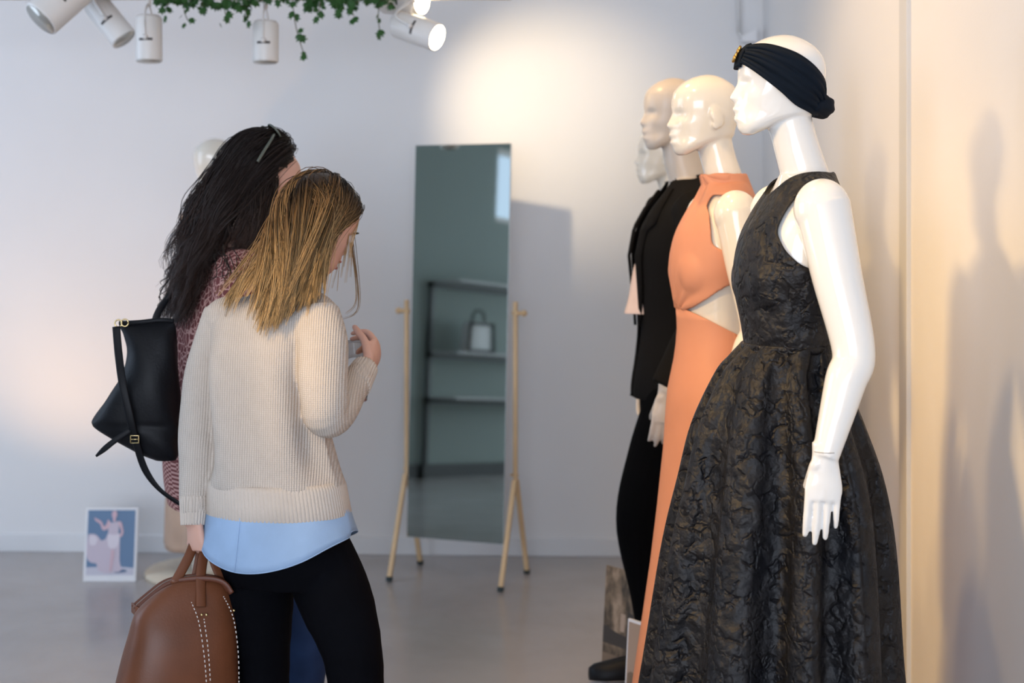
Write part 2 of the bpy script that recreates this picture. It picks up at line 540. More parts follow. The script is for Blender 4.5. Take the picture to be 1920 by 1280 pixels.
# left wall with a window opening, rear wall with a wide window opening
mb = MB()
for (y0, y1, z0, z1) in ((-3.4, 0.05, 0, 3.2), (.75, 2.7, 0, 3.2), (.05, .75, 0, 2.15), (.05, .75, 2.8, 3.2), (5.1, 6.4, 0, 3.2), (2.7, 5.1, 0, 0.6), (2.7, 5.1, 2.95, 3.2)):
    mb.box((-4.45, y0, z0), (-4.3, y1, z1))
struct('wall_left', mb, 'wall_sage')
mb = MB()
for (x0, x1, z0, z1) in ((-4.45, -3.5, 0, 3.2), (1.1, 1.4, 0, 3.2), (-3.5, 1.1, 0, 0.55), (-3.5, 1.1, 2.95, 3.2)):
    mb.box((x0, -3.35, z0), (x1, -3.2, z1))
struct('wall_rear', mb, 'wall')
mb = MB()
mb.box((-4.3, -3.15, 0), (-4.28, 2.7, 0.11)); mb.box((-4.3, 2.7, 0), (-4.28, 6.2, 0.11)); struct('baseboard_left', mb, 'black_metal')
def window(name, axis, a0, a1, z0, z1, at, nm):
    mb = MB(); t = 0.05
    def bx(u0, u1, w0, w1, d=0.04, off=0):
        if axis == 'x': mb.box((u0, at - d, w0), (u1, at + d, w1))
        else: mb.box((at - d, u0, w0), (at + d, u1, w1))
    bx(a0, a1, z0, z0 + t); bx(a0, a1, z1 - t, z1)
    for k in range(nm + 1):
        u = a0 + (a1 - a0 - t) * k / nm
        bx(u, u + t, z0 + t, z1 - t)
    w = struct(name, mb, 'white_metal', bevel=0.004)
    for k in range(nm):
        u = a0 + (a1 - a0 - t) * k / nm
        u2 = a0 + (a1 - a0 - t) * (k + 1) / nm
        pm = MB()
        if axis == 'x': pm.box((u + t, at - 0.004, z0 + t), (u2, at + 0.004, z1 - t))
        else: pm.box((at - 0.004, u + t, z0 + t), (at + 0.004, u2, z1 - t))
        struct('pane', pm, 'window_pane', parent=w)
window('window_1', 'x', -3.5, 1.1, 0.55, 2.95, -3.28, 4)
window('window_2', 'y', 2.7, 5.1, 0.6, 2.95, -4.38, 2)
window('window_3', 'y', .05, .75, 2.15, 2.8, -4.38, 1)

# ------------------------------------------------------------------ anatomy helpers
# head: local x forward, y left, z up, chin underside at z=0
PROF = [(0.0, .078), (.010, .087), (.022, .0905), (.032, .0975), (.0426, .0945), (.053, .1015), (.062, .0965), (.069, .099), (.0745, .1085), (.083, .1065), (.095, .1000), (.110, .0925), (.122, .0920), (.150, .0905), (.172, .083), (.190, .066), (.204, .042), (.211, .022), (.215, .003)]
BASE = [(0.0, .076), (.022, .086), (.06, .0885), (.10, .088), (.122, .090), (.150, .0895), (.172, .083), (.190, .066), (.204, .042), (.211, .022), (.215, .003)]
BACK = [(0.0, .055), (.012, .030), (.028, -.005), (.045, -.066), (.07, -.078), (.10, -.088), (.133, -.0927), (.16, -.089), (.185, -.073), (.202, -.05), (.211, -.03), (.215, -.014)]
WID = [(0.0, .022), (.012, .040), (.028, .050), (.05, .058), (.08, .066), (.11, .0715), (.14, .0745), (.165, .071), (.187, .057), (.203, .036), (.211, .020), (.215, .006)]

def head_rings(infl=0.0, nz=64, na=72, face=1.0, zmax=.215):
    rings = []
    for i in range(nz + 1):
        t = i / nz
        z = .215 * (0.5 - 0.5 * math.cos(PI * t)) if True else 0
        ff, bb, w = interp(BASE, z), interp(BACK, z), interp(WID, z)
        uc = bb + (ff - bb) * 0.47
        af, ab = ff - uc + infl, uc - bb + infl
        w += infl
        dz = 0.0
        if infl: dz = infl * (z - .11) / .105
        dn = (interp(PROF, z) - ff) * face
        ring = []
        for k in range(na):
            th = 2 * PI * (k + 0.5) / na - PI   # 0 is front
            c, s = math.cos(th), math.sin(th)
            # a slightly boxy oval
            e = 2.25
            d = (abs(c) ** e + abs(s) ** e) ** (-1 / e)
            u = uc + (af if c > 0 else ab) * c * d
            v = w * s * d
            if c > 0 and face:
                if z > .118: sg = .03
                elif z > .066: sg = interp([(.066, .0165), (.078, .0145), (.09, .010), (.118, .012)], z)
                elif z > .03: sg = .021
                else: sg = .022
                u += dn * math.exp(-(v / sg) ** 2)
                for sd in (-1, 1):   # eye hollows and cheek bones
                    u -= .0075 * face * math.exp(-((v - sd * .031) / .016) ** 2 - ((z - .107) / .011) ** 2)
                    u += .004 * face * math.exp(-((v - sd * .042) / .016) ** 2 - ((z - .080) / .014) ** 2)
            ring.append(V((u, v, z + dz)))
        rings.append(ring)
    return rings

def head_halfwidth(u, z, infl):
    z0 = min(max(z, .002), .2145)
    ff, bb, w = interp(BASE, z0), interp(BACK, z0), interp(WID, z0)
    uc = bb + (ff - bb) * 0.47
    a = (ff - uc if u > uc else uc - bb) + infl
    q = abs(u - uc) / a
    if q >= 1: return 0.0
    return (w + infl) * (1 - q ** 2.25) ** (1 / 2.25)

def head_mb(mtx, ears=True, face=1.0):
    m_ = MB(); m_.loft(head_rings(face=face))
    if ears:
        for sd in (-1, 1):
            rot = Matrix.Rotation(math.radians(14), 3, 'Y') @ Matrix.Rotation(sd * math.radians(18), 3, 'Z')
            m_.ellipsoid((-.012, sd * .073, .098), (.019, .007, .031), rot, 14, 10)
            m_.ellipsoid((-.008, sd * .072, .074), (.010, .007, .011), rot, 12, 8)
    out = MB(); out.add(m_, mtx)
    return out

def hand_mb(wrist, d, palm_n, thumb_side, curl=(12, 14, 10), spread=4, thumb=(35, 15), scale=1.0, wrist_r=.024, curls=None, thumb_in=20):
    """five separate fingers; d finger direction, palm_n the way the palm faces, thumb_side the way the thumb leaves"""
    d = V(d).normalized(); n = V(palm_n); n = (n - d * n.dot(d)).normalized()
    s = d.cross(n); 
    if s.dot(V(thumb_side)) < 0: s = -s
    w = V(wrist); k = scale
    m_ = MB()
    m_.tube([w - d * .03 * k, w, w + d * .03 * k, w + d * .062 * k, w + d * .088 * k],
            [(wrist_r * 1.05, wrist_r * .85), (wrist_r, wrist_r * .75), (.033 * k, .016 * k), (.039 * k, .0145 * k), (.036 * k, .011 * k)], 18, 5, ref=s)
    lens = [(.042, .024, .019), (.046, .028, .020), (.042, .026, .020), (.032, .020, .018)]
    offs = [.0295, .0100, -.0095, -.0285]
    tips = []
    for i in range(4):
        cu = curls[i] if curls else curl
        b = w + d * ((.082 - (.006 if i in (0, 2) else 0) - (.012 if i == 3 else 0)) * k) + s * (offs[i] * k)
        sp = math.radians(spread * (1.5 - i) * .66)
        dd = (d * math.cos(sp) + s * math.sin(sp)).normalized()
        ax = n
        pts = [b - dd * .012 * k, b]; ang = 0; p = b
        for ph in range(3):
            ang += math.radians(cu[ph])
            dr = dd * math.cos(ang) + n * math.sin(ang)
            p = p + dr * lens[i][ph] * k
            pts.append(p)
        r0 = (.0084, .0086, .0082, .0072)[i] * k
        m_.tube(pts, [r0 * 1.08, r0 * 1.05, r0 * .98, r0 * .9, r0 * .72], 12, 5, round_end=True)
        tips.append((pts[-1], (pts[-1] - pts[-2]).normalized(), n))
    a1, a2 = math.radians(thumb[0]), math.radians(thumb[1])
    tin = math.radians(thumb_in)
    t0 = w + d * .022 * k + s * .020 * k
    d1 = (d * math.cos(a1) + s * math.sin(a1)) * math.cos(tin) + n * math.sin(tin)
    t1 = t0 + d1 * .042 * k
    d2 = (d * math.cos(a2) + s * math.sin(a2)) * math.cos(tin * 1.7) + n * math.sin(tin * 1.7)
    t2 = t1 + d2 * .032 * k
    t3 = t2 + d2 * .024 * k
    m_.tube([t0 - d1 * .01 * k, t0, t1, t2, t3], [.013 * k, .0135 * k, .0105 * k, .0098 * k, .0075 * k], 12, 5, round_end=True)
    return m_

def shoe_mb(heel, fwd, length=.25, width=.088, up=.075, heelh=.02, ankle=True):
    """one closed lace-up shoe standing on z of heel"""
    f = V(fwd).normalized(); r = V((f.y, -f.x, 0)); h = V(heel)
    tab = [(0.0, .30, .055), (.04, .36, up), (.15, .38, up), (.32, .36, up * .98), (.48, .40, up * .72), (.65, .49, .052), (.82, .46, .042), (.94, .33, .036), (1.0, .14, .026)]
    rings = []
    for (t, w, hh) in tab:
        c = h + f * (t * length)
        ring = []
        for k in range(16):
            an = 2 * PI * k / 16
            x = math.cos(an) * w * width; z = math.sin(an)
            zz = heelh * .2 + (hh if z > 0 else 0) * (abs(z) ** .8) + (0 if z > 0 else 0) + .012
            if z <= 0: zz = .004 + .010 * (1 + z)
            ring.append(c + r * x + V((0, 0, zz)))
        rings.append(ring)
    m_ = MB(); m_.loft(rings)
    return m_

def garment(src, voxel, offset, keep, name='g', smooth=3, bsm=14, cuts=()):
    """cloth cut from the body's own surface: inflate, trim by keep(co), ease the cut edges"""
    me = solid(src, voxel, smooth)
    bm = bmesh.new(); bm.from_mesh(me); bpy.data.meshes.remove(me)
    bm.normal_update()
    offs = [(v.co + v.normal * (offset(v.co) if callable(offset) else offset)) for v in bm.verts]
    for v, c in zip(bm.verts, offs): v.co = c
    for (co, no) in cuts:
        bmesh.ops.bisect_plane(bm, geom=bm.verts[:] + bm.edges[:] + bm.faces[:], plane_co=co, plane_no=no, clear_outer=True)
    bmesh.ops.delete(bm, geom=[v for v in bm.verts if not keep(v.co)], context='VERTS')
    bmesh.ops.delete(bm, geom=[v for v in bm.verts if not v.link_faces], context='VERTS')
    for it in range(bsm):
        new = {}
        for v in bm.verts:
            if v.is_boundary:
                nb = [e.other_vert(v) for e in v.link_edges if e.is_boundary]
                if len(nb) == 2: new[v] = (v.co * 2 + nb[0].co + nb[1].co) / 4
        for v, c in new.items(): v.co = c
    out = bpy.data.meshes.new(name); bm.to_mesh(out); bm.free()
    return out

def solidify(o, t, offset=1.0):
    s = o.modifiers.new('thickness', 'SOLIDIFY'); s.thickness = t; s.offset = offset
    return o

def oval(c, a, b, fwd, n=32, mod=None, e=2.0):
    """ring of points around c; a = half width across fwd, b = half depth along fwd"""
    f = V((fwd[0], fwd[1], 0)).normalized(); r = V((f.y, -f.x, 0))
    out = []
    for k in range(n):
        an = 2 * PI * k / n
        cs, sn = math.cos(an), math.sin(an)
        d = (abs(cs) ** e + abs(sn) ** e) ** (-1 / e)
        q = mod(an) if mod else 1.0
        out.append(V(c) + r * (cs * d * a * q) + f * (sn * d * b * q))
    return out

# ------------------------------------------------------------------ mannequins (local: x forward, y left, z up)
FX = (1, 0)
def torso_mb(k=1.0, male=False):
    if male:
        T = [(.80, 0, .150, .10), (.88, -.005, .165, .112), (.97, 0, .155, .105), (1.08, 0, .140, .098), (1.20, .005, .150, .105), (1.32, .012, .170, .118), (1.42, .0, .178, .108), (1.49, -.015, .165, .082), (1.53, -.02, .115, .062), (1.56, -.02, .062, .056)]
    else:
        T = [(.82, 0, .150, .095), (.90, -.008, .172, .115), (.98, -.004, .155, .102), (1.05, .0, .125, .088), (1.11, .004, .112, .082), (1.19, .008, .124, .088), (1.28, .012, .140, .100), (1.36, .004, .146, .096), (1.42, -.010, .148, .080), (1.465, -.022, .118, .063), (1.50, -.026, .062, .052)]
    pts = spline([V((t[0], t[1], 0)) for t in T], 4); ab = spline([V((t[2], t[3], 0)) for t in T], 4)
    m_ = MB()
    m_.loft([oval((p.y, 0, p.x), r.x, r.y, FX, 56) for p, r in zip(pts, ab)])
    if not male:
        for sd in (-1, 1):
            m_.ellipsoid((.048, sd * .064, 1.28), (.056, .062, .072))
    return m_

def neck_mb(male=False, r=1.0):
    m_ = MB()
    if male:
        m_.tube([(-.03, 0, 1.48), (-.025, 0, 1.55), (-.005, 0, 1.62), (.01, 0, 1.70)], [.075, .062, .058, .056], 48, 8)
    else:
        m_.tube([(-.036, 0, 1.43), (-.030, 0, 1.49), (-.010, 0, 1.56), (.006, 0, 1.62), (.012, 0, 1.66)], [.075, .053, .047, .047, .047], 48, 8)
    return m_

def legs_mb(male=False, pose=None):
    m_ = MB()
    pose = pose or [[(0, .085, .88), (.015, .085, .68), (.02, .08, .48), (-.005, .078, .28), (-.02, .076, .08)],
                    [(0, -.085, .88), (.015, -.085, .68), (.02, -.08, .48), (-.005, -.078, .28), (-.02, -.076, .08)]]
    for lg in pose:
        m_.tube(lg, [.088, .078, .055, .050, .034], 18, 6)
        a = V(lg[-1])
        m_.tube([a + V((-.03, 0, -.03)), a + V((.02, 0, -.035)), a + V((.09, 0, -.055)), a + V((.16, 0, -.066))], [(.026, .03), (.030, .032), (.038, .02), (.025, .012)], 14, 5, ref=(0, 1, 0), round_end=True)
    return m_

def arm_mb(sh, el, wr, hand_dir, palm, thumb, r=(.056, .050, .042, .040, .026), curl=(5, 8, 6), spread=3, hs=1.06):
    m_ = MB()
    sh, el, wr = V(sh), V(el), V(wr)
    m_.ellipsoid(sh, (r[0] * 1.02, r[0] * 1.0, r[0] * 1.12), None, 40, 24)
    m_.tube([sh + V((0, 0, .01)), sh.lerp(el, .45), el, el.lerp(wr, .3), wr], list(r), 48, 9)
    m_.add(hand_mb(wr, hand_dir, palm, thumb, curl, spread, wrist_r=r[4], thumb=(12, 2), thumb_in=34, scale=hs))
    return m_

def make_mannequin(name, px, Y, alpha, label, skin, height=1.80, male=False, arms=None, legpose=None, voxel=.004, head_turn=0, head_pitch=0, head_shift=0, plate='steel', ears=True):
    k = height / 1.80 if not male else height / 1.88
    base = V(((px - 960) / F * Y, Y, 0))
    root = thing(name, base, label, 'mannequin', PI + math.radians(alpha))
    S = Matrix.Diagonal((k, k, k, 1))
    body = MB()
    t = torso_mb(male=male)
    body.add(t); body.add(neck_mb(male)); body.add(legs_mb(male, legpose))
    hz = 1.585 if not male else 1.655
    hm = Matrix.Translation((.028 + head_shift, 0, hz)) @ Matrix.Rotation(math.radians(head_turn), 4, 'Z') @ Matrix.Rotation(math.radians(head_pitch), 4, 'Y') @ Matrix.Diagonal((1.0, 1.0, 1.0 if not male else 1.06, 1))
    body.add(head_mb(hm, ears=ears))
    for a in (arms or []): body.add(a)
    b2 = MB(); b2.add(body, S)
    part(root, 'body', solid(b2, voxel, 3), skin, local=True)
    # round stand plate and the rod into the calf
    pm = MB(); pm.loft([oval((0, 0, z), r, r, FX, 40) for (z, r) in ((0, .17), (.006, .17), (.010, .165))])
    pm2 = MB(); pm2.tube([(-.03, .04, .008), (-.03, .06, .35)], .007, 10, 1)
    part(root, 'stand_plate', pm, plate, local=True); part(root, 'stand_rod', pm2, 'steel', local=True)
    return root, S, hm

# ---- 1: black floral gown with turban headband
armL = arm_mb((-.012, .172, 1.425), (-.058, .228, 1.145), (.008, .256, .940), (.07, .05, -1), (-.15, -1, 0), (1, 0, -.1), curl=(3, 5, 4), spread=1, hs=.95)
armR = arm_mb((-.012, -.172, 1.425), (-.058, -.228, 1.145), (.0, -.256, .940), (.07, -.05, -1), (-.15, 1, 0), (1, 0, -.1), curl=(3, 5, 4), spread=1, hs=.95)
m1, S1, HM1 = make_mannequin('mannequin', 1485, 3.03, 5, 'glossy white mannequin in black floral gown and turban, nearest the camera', 'gloss_white', arms=[armL, armR], voxel=.0032, head_turn=-6, head_pitch=-2, ears=False)
core = torso_mb(); core.add(neck_mb())
core.ellipsoid((.040, 0, 1.275), (.062, .105, .075))
def keep1(c):
    if c.z < 1.128: return False
    if c.z > 1.452 and math.hypot(c.x + .016, c.y) < .070: return False
    if c.z > 1.54: return False
    if abs(c.y) > .118:
        ex = (c.x + .012) / .080; ez = (c.z - 1.41) / .105
        if ex * ex + ez * ez < 1: return False
    return True
o = part(m1, 'bodice', garment(core, .004, .007, keep1, smooth=16, bsm=30), 'jacquard', local=True, label='black floral jacquard bodice'); solidify(o, .004)
# skirt: deep pleats from the waist seam to the floor
def skirt(rings, npl, amp_top, amp_bot, n=220, seed=1, sharp=1.0, phase=0.0):
    rnd = random.Random(seed)
    ph = [rnd.uniform(-.35, .35) for _ in range(npl)]
    am = [rnd.uniform(.65, 1.3) for _ in range(npl)]
    m_ = MB(); out = []
    zs = spline([V(r[:3]) for r in rings], 10); rs = spline([V((r[3], r[4], 0)) for r in rings], 10)
    for i, (c, r) in enumerate(zip(zs, rs)):
        t = i / (len(zs) - 1)
        amp = amp_top + (amp_bot - amp_top) * min(1, t * 1.3)
        def mod(an):
            q = an / (2 * PI) * npl + phase
            j = int(q) % npl
            w = math.sin((q + .12 * math.sin(q * 2.1 + t * 1.5) + ph[j] * .25) * 2 * PI)
            w = math.copysign(abs(w) ** sharp, w)
            return 1 + amp * am[j] * w + .012 * math.sin(an * 3 + t * 6)
        out.append(oval(c, r.x, r.y, FX, n, mod))
    m_.loft(out, caps=False)
    return m_
sk = skirt([(.009, 0, 1.142, .124, .094), (.018, 0, 1.115, .140, .108), (.029, 0, 1.078, .156, .124), (.031, 0, .97, .192, .166), (.024, 0, .85, .212, .197), (.028, 0, .70, .226, .222), (.040, 0, .45, .258, .244), (.048, 0, .22, .286, .270), (.052, 0, .012, .305, .290)], 10, .055, .150, seed=5, sharp=.6, phase=.3)
o = part(m1, 'skirt', sk, 'jacquard', local=True, label='black floral jacquard pleated skirt'); solidify(o, .004)
sm = MB(); sm.loft([oval((.008, 0, z), .1255 + d, .0960 + d, FX, 60) for z, d in ((1.131, 0), (1.133, .003), (1.143, .003), (1.145, 0))])
part(m1, 'waist_seam', sm, 'jacquard', local=True)
# wrist joint line
wj = MB(); wj.loft([oval((.0050, .2545, .952 + dz), .0272, .0272, FX, 28) for dz in (0, .0022)]); part(m1, 'wrist_joint', wj, 'seam', local=True)
# turban headband (a thing worn by the mannequin)
def turban():
    root = thing('turban_headband', m1.matrix_basis @ V((.12, 0, 1.75)), 'dark navy twisted turban headband with gold brooch on nearest mannequin', 'headband')
    W = m1.matrix_basis @ HM1
    infl = .006
    bot = [(.092, .150), (.070, .132), (.040, .108), (.010, .085), (-.020, .062), (-.050, .050), (-.078, .042)]
    top = [(.078, .186), (.045, .186), (.010, .177), (-.025, .163), (-.060, .140), (-.086, .112), (-.094, .080)]
    bs = spline([V((a, b, 0)) for a, b in bot], 8); ts = spline([V((a, b, 0)) for a, b in top], 8)
    m_ = MB(); nS = 44; loops = []
    def pt(i, s, sd):
        b, t = bs[i], ts[i]
        q = b.lerp(t, s)
        f = i / (len(bs) - 1)
        pin = math.sin(PI * min(1, max(0, f))) ** .5
        gather = math.sin(s * 2 * PI * 6 + 1.3 * math.sin(f * 5)) * (.0011 + .0022 * (1 - pin)) + .0022 * math.sin(s * 2 * PI * 2.4 + f * 4)
        edge = -.004 * (abs(2 * s - 1) ** 8)
        hw = head_halfwidth(q.x, q.y, infl + gather + edge + .004)
        return W @ V((q.x, sd * max(hw, .001), q.y))
    for sd in (-1, 1):
        rows = [[pt(i, k / nS, sd) for k in range(nS + 1)] for i in range(len(bs))]
        m_.loft(rows, caps=False, closed=False)
    o_ = part(root, 'band', m_, 'navy_turban'); solidify(o_, .005, 0)
    # front wrap over the brow, back knot
    fm = MB()
    def prof(z): return interp(BASE, z)
    fr = []
    for z in (.140, .150, .160, .170, .180, .189):
        fr.append([W @ V((prof(z) + .008 - .35 * y * y / .05, y, z)) for y in [(-.030 + .060 * k / 12) for k in range(13)]])
    fm.loft(fr, caps=False, closed=False)
    o_ = part(root, 'front_wrap', fm, 'navy_turban'); solidify(o_, .006, 0)
    km = MB()
    km.tube([W @ V((-.068, -.042, .060)), W @ V((-.086, -.014, .064)), W @ V((-.088, .014, .065)), W @ V((-.070, .042, .061))], [.013, .024, .024, .013], 30, 6, round_end=True, mod=lambda t, an: 1 + .06 * math.sin(an * 7))
    part(root, 'back_knot', km, 'navy_turban')
    for (z, y, a) in ((.162, .012, .5), (.177, .006, -.4)):
        bm_ = MB()
        c = W @ V((prof(z) + .014, y, z)); R3 = W.to_3x3()
        ring = []
        for k in range(21):
            an = 2 * PI * k / 20
            ring.append(c + R3 @ V((-.35 * .010 * math.sin(an) * 1.0, .0085 * math.cos(an) * 1.2, .0085 * math.sin(an))))
        bm_.tube(ring, .0032, 8, 1)
        bm_.ellipsoid(c, (.0045, .0045, .0045), None, 10, 8)
        part(root, 'brooch_flower', bm_, 'gold')
bpy.context.view_layer.update()
turban()

# ---- 2: peach halter gown
armL = arm_mb((-.012, .168, 1.425), (-.055, .205, 1.14), (.02, .205, .925), (.10, .02, -1), (-.15, -1, 0), (1, 0, -.1))
armR = arm_mb((-.012, -.168, 1.425), (-.05, -.205, 1.14), (.02, -.205, .925), (.10, -.02, -1), (-.15, 1, 0), (1, 0, -.1))
m2, S2, HM2 = make_mannequin('mannequin', 1343, 3.80, 5, 'glossy cream bald mannequin in peach halter gown, second from camera', 'gloss_cream', arms=[armL, armR], head_turn=2)
def keep2(c):
    # halter front: collar, bust, crossing down to a point at the front waist
    a = abs(c.y)
    if c.z > 1.535: return False
    if c.z > 1.475: return True
    if c.x < -.045:                                        # back: open V of two straps
        return c.z > 1.40 and a < .07 + (c.z - 1.40) * .2 or c.z > 1.40 and c.x > -.085 and a < .105
    # arm hole line: narrow at the neck, wide at the bust
    if c.z > 1.24:
        lim = .075 + (1.475 - c.z) * .55
        if a > lim and c.x < .045: return False
        return c.x > -.045 + max(0, 1.36 - c.z) * .35
    # below the bust: edge rises from the front point at z=1.12 to the side
    return c.z > 1.175 + max(0, (.092 - c.x)) * .78
def fold2(c):
    d = math.hypot(c.y, c.z - 1.165); an = math.atan2(c.y, c.z - 1.165)
    e = math.hypot(c.y, c.z - 1.50)
    return .009 + (.0038 * math.sin(an * 17) * math.exp(-(d / .11) ** 2) if c.x > 0 else 0) + (.003 * math.sin(math.atan2(c.y, 1.56 - c.z) * 15) * math.exp(-(e / .09) ** 2) if c.x > -.02 else 0)
o = part(m2, 'halter_top', garment(core, .004, fold2, keep2, smooth=30, bsm=30), 'peach', local=True, label='peach crossover halter top'); solidify(o, .004)
cl = MB(); cl.loft([oval((-.031 + .012 * t, 0, 1.482 + .05 * t), .060 - .004 * t, .062 - .006 * t, FX, 40, lambda an: 1 + .02 * math.sin(an * 5 + t * 7)) for t in (0, .3, .6, .9, 1.0)], caps=False)
o = part(m2, 'collar', cl, 'peach', local=True); solidify(o, .004)
hipb = torso_mb()
def keep2b(c):
    return .80 < c.z and c.z < 1.118 - max(0, (.085 - c.x)) * .62
def sk2():
    m_ = MB(); out = []
    zs = [1.178, 1.15, 1.12, 1.08, 1.04, 1.00, .96, .90, .8, .65, .5, .35, .2, .08, .015]
    dep = [(1.18, .092), (1.12, .090), (1.04, .100), (.96, .120), (.90, .128), (.8, .132), (.5, .155), (.2, .185), (.015, .20)]
    wid = [(1.18, .122), (1.12, .116), (1.04, .136), (.96, .166), (.90, .182), (.8, .186), (.5, .205), (.2, .235), (.015, .25)]
    cen = [(1.18, .007), (1.12, .006), (1.04, .004), (.96, .0), (.9, -.003), (.5, .01), (.015, .03)]
    D = sorted([(z, v) for z, v in dep]); Wd = sorted(wid); Cc = sorted(cen)
    n = 120
    for i in range(len(zs)):
        z = zs[i]; t = max(0, (.95 - z) / .95)
        def top(an):                                      # the waist edge falls from the front to the sides
            return math.sin(an)
        ring = []
        f = V((1, 0, 0)); r = V((0, -1, 0))
        for k in range(n):
            an = 2 * PI * k / n
            zz = z
            lim = 1.178 - .55 * max(0, (.092 - (interp(Cc, z) + math.sin(an) * interp(D, z))))
            zz = min(z, max(lim, 1.0 + (z - .9) * .08)) if z > .97 else z
            q = 1 + .05 * t * math.sin(an * 9 + .8 * math.sin(an * 2)) 
            ring.append(V((interp(Cc, zz), 0, zz)) + f * (math.sin(an) * (interp(D, zz) + .004) * q) + r * (math.cos(an) * (interp(Wd, zz) + .004) * q))
        out.append(ring)
    m_.loft(out, caps=False)
    return m_
o = part(m2, 'skirt', sk2(), 'peach', local=True, label='long peach skirt'); solidify(o, .004, -1)

# ---- 3: black blazer and trousers
legs3 = [[(0.02, .09, .88), (.090, .09, .69), (.140, .085, .50), (.105, .082, .28), (.080, .08, .085)],
         [(0, -.09, .88), (.0, -.09, .68), (-.01, -.085, .48), (-.06, -.08, .28), (-.10, -.08, .085)]]
A3L = ((-.01, .200, 1.455), (-.012, .250, 1.16), (.112, .262, .915))
A3R = ((-.01, -.200, 1.455), (-.04, -.25, 1.16), (.04, -.26, .93))
armL = arm_mb(*A3L, (.12, .0, -1), (-.1, -1, 0), (1, 0, 0), r=(.06, .054, .046, .042, .028), curl=(14, 20, 14), spread=1, hs=1.0)
armR = arm_mb(*A3R, (.12, .0, -1), (-.1, 1, 0), (1, 0, 0), r=(.06, .054, .046, .042, .028), curl=(14, 20, 14), spread=1, hs=1.0)
m3, S3, HM3 = make_mannequin('mannequin', 1277, 4.46, 8, 'satin beige mannequin in open black blazer and black trousers, third from camera', 'matte_beige', height=1.86, male=True, arms=[armL, armR], legpose=legs3, voxel=.005, head_turn=4)
k3 = 1.86 / 1.88
bz = MB()
prof3 = [(.80, .012, .185, .142), (.90, .010, .190, .148), (1.00, .008, .180, .136), (1.10, .008, .172, .128), (1.22, .012, .180, .134), (1.34, .014, .200, .140), (1.44, -.002, .212, .124), (1.50, -.018, .190, .096), (1.545, -.026, .118, .076), (1.575, -.028, .075, .066)]
pp = spline([V((t[0], t[1], 0)) for t in prof3], 4); ab = spline([V((t[2], t[3], 0)) for t in prof3], 4)
bz.loft([oval((p.y, 0, p.x), r.x, r.y, FX, 40) for p, r in zip(pp, ab)])
for A in (A3L, A3R):
    s_, e_, w_ = [V(q) for q in A]
    bz.tube([s_ + V((0, -.03 * (1 if s_.y > 0 else -1), .02)), s_.lerp(e_, .1), s_.lerp(e_, .5), e_, e_.lerp(w_, .5), w_ + V((0, 0, .015))], [.085, .082, .074, .066, .060, .052], 20, 6)
b2 = MB(); b2.add(bz, S3)
def keep3(c):
    if c.z > 1.545 and c.x > -.03 and abs(c.y) < .1: return False
    if c.x > .02:
        w = .006 + (.026 if c.y > 0 else .05) * max(0, min(1, (c.z - .98) / .2))
        if c.z > 1.40: w = max(.03, w - (c.z - 1.40) * .1)
        if abs(c.y) < w: return False
    return True
o = part(m3, 'blazer', garment(b2, .006, 0, keep3, cuts=[((0, 0, .865), (0, 0, -1))], bsm=20), 'black_wool', local=True, label='open black blazer'); solidify(o, .006, -1)
def bz_u(y, z):
    c_, a_, b_ = interp([(t[0], t[1]) for t in prof3], z), interp([(t[0], t[2]) for t in prof3], z), interp([(t[0], t[3]) for t in prof3], z)
    return c_ + b_ * math.sqrt(max(0, 1 - (y / a_) ** 2))
for sd in (-1, 1):
    lp = MB(); rows = []
    for z, y0, y1 in ((1.53, .050, .085), (1.47, .042, .110), (1.42, .040, .120), (1.40, .038, .090), (1.32, .036, .080), (1.22, .034, .066), (1.14, .032, .046), (1.10, .030, .034)):
        rows.append([V(((bz_u(y, z) + .004 + .006 * math.sin(PI * q / 4)) * k3, sd * y * k3, z * k3)) for q, y in enumerate([y0 + (y1 - y0) * q / 4 for q in range(5)])])
    lp.loft(rows, caps=False, closed=False)
    o = part(m3, 'lapel', lp, 'black_wool', local=True); solidify(o, .004, 0)
top3 = MB()
tp = [(1.138, .062, .058, .118), (1.145, .060, .060, .120), (1.19, .050, .066, .117), (1.28, .034, .080, .116), (1.37, .012, .10, .106), (1.45, -.004, .12, .086), (1.50, -.015, .10, .066)]
pp = spline([V((t[0], t[1], 0)) for t in tp], 4); ab = spline([V((t[2], t[3], 0)) for t in tp], 4)
top3.loft([oval((p.y, 0, p.x * k3), r.x, r.y, FX, 60, lambda an: 1 + .012 * math.sin(an * 11)) for p, r in zip(pp, ab)])
part(m3, 'top', top3, 'pale_top', local=True, label='pale pink loose top')
tr = MB(); tr.loft([oval((x, 0, z), a, b, FX, 36) for (z, x, a, b) in ((.78, .01, .155, .115), (.86, .004, .172, .125), (.95, .0, .165, .118), (1.02, 0, .15, .11))])
for lg in legs3:
    tr.tube([V(q) for q in lg], [.112, .104, .088, .078, .070], 22, 7)
t2 = MB(); t2.add(tr, S3)
part(m3, 'trousers', solid(t2, .006, 4), 'black_trouser', local=True, label='black trousers')
for lg in legs3:
    a = V(lg[-1]) * k3
    part(m3, 'shoe', shoe_mb((a.x - .055, a.y, .011), (1, 0, 0), .285, .098, .085), 'black_leather', local=True, label='black lace-up shoe')
    ls = MB()
    for q in range(4):
        x0 = a.x + .045 + q * .02; z0 = .011 + .088 - q * .010
        ls.tube([(x0, a.y - .026, z0 - .008), (x0 + .004, a.y, z0 + .005), (x0 + .008, a.y + .026, z0 - .008)], .0028, 8, 3)
    ls.tube([(a.x + .05, a.y, .105), (a.x + .075, a.y + .02, .125), (a.x + .095, a.y + .028, .112), (a.x + .07, a.y + .012, .100)], .0026, 8, 4)
    part(m3, 'laces', ls, 'black_plastic', local=True)

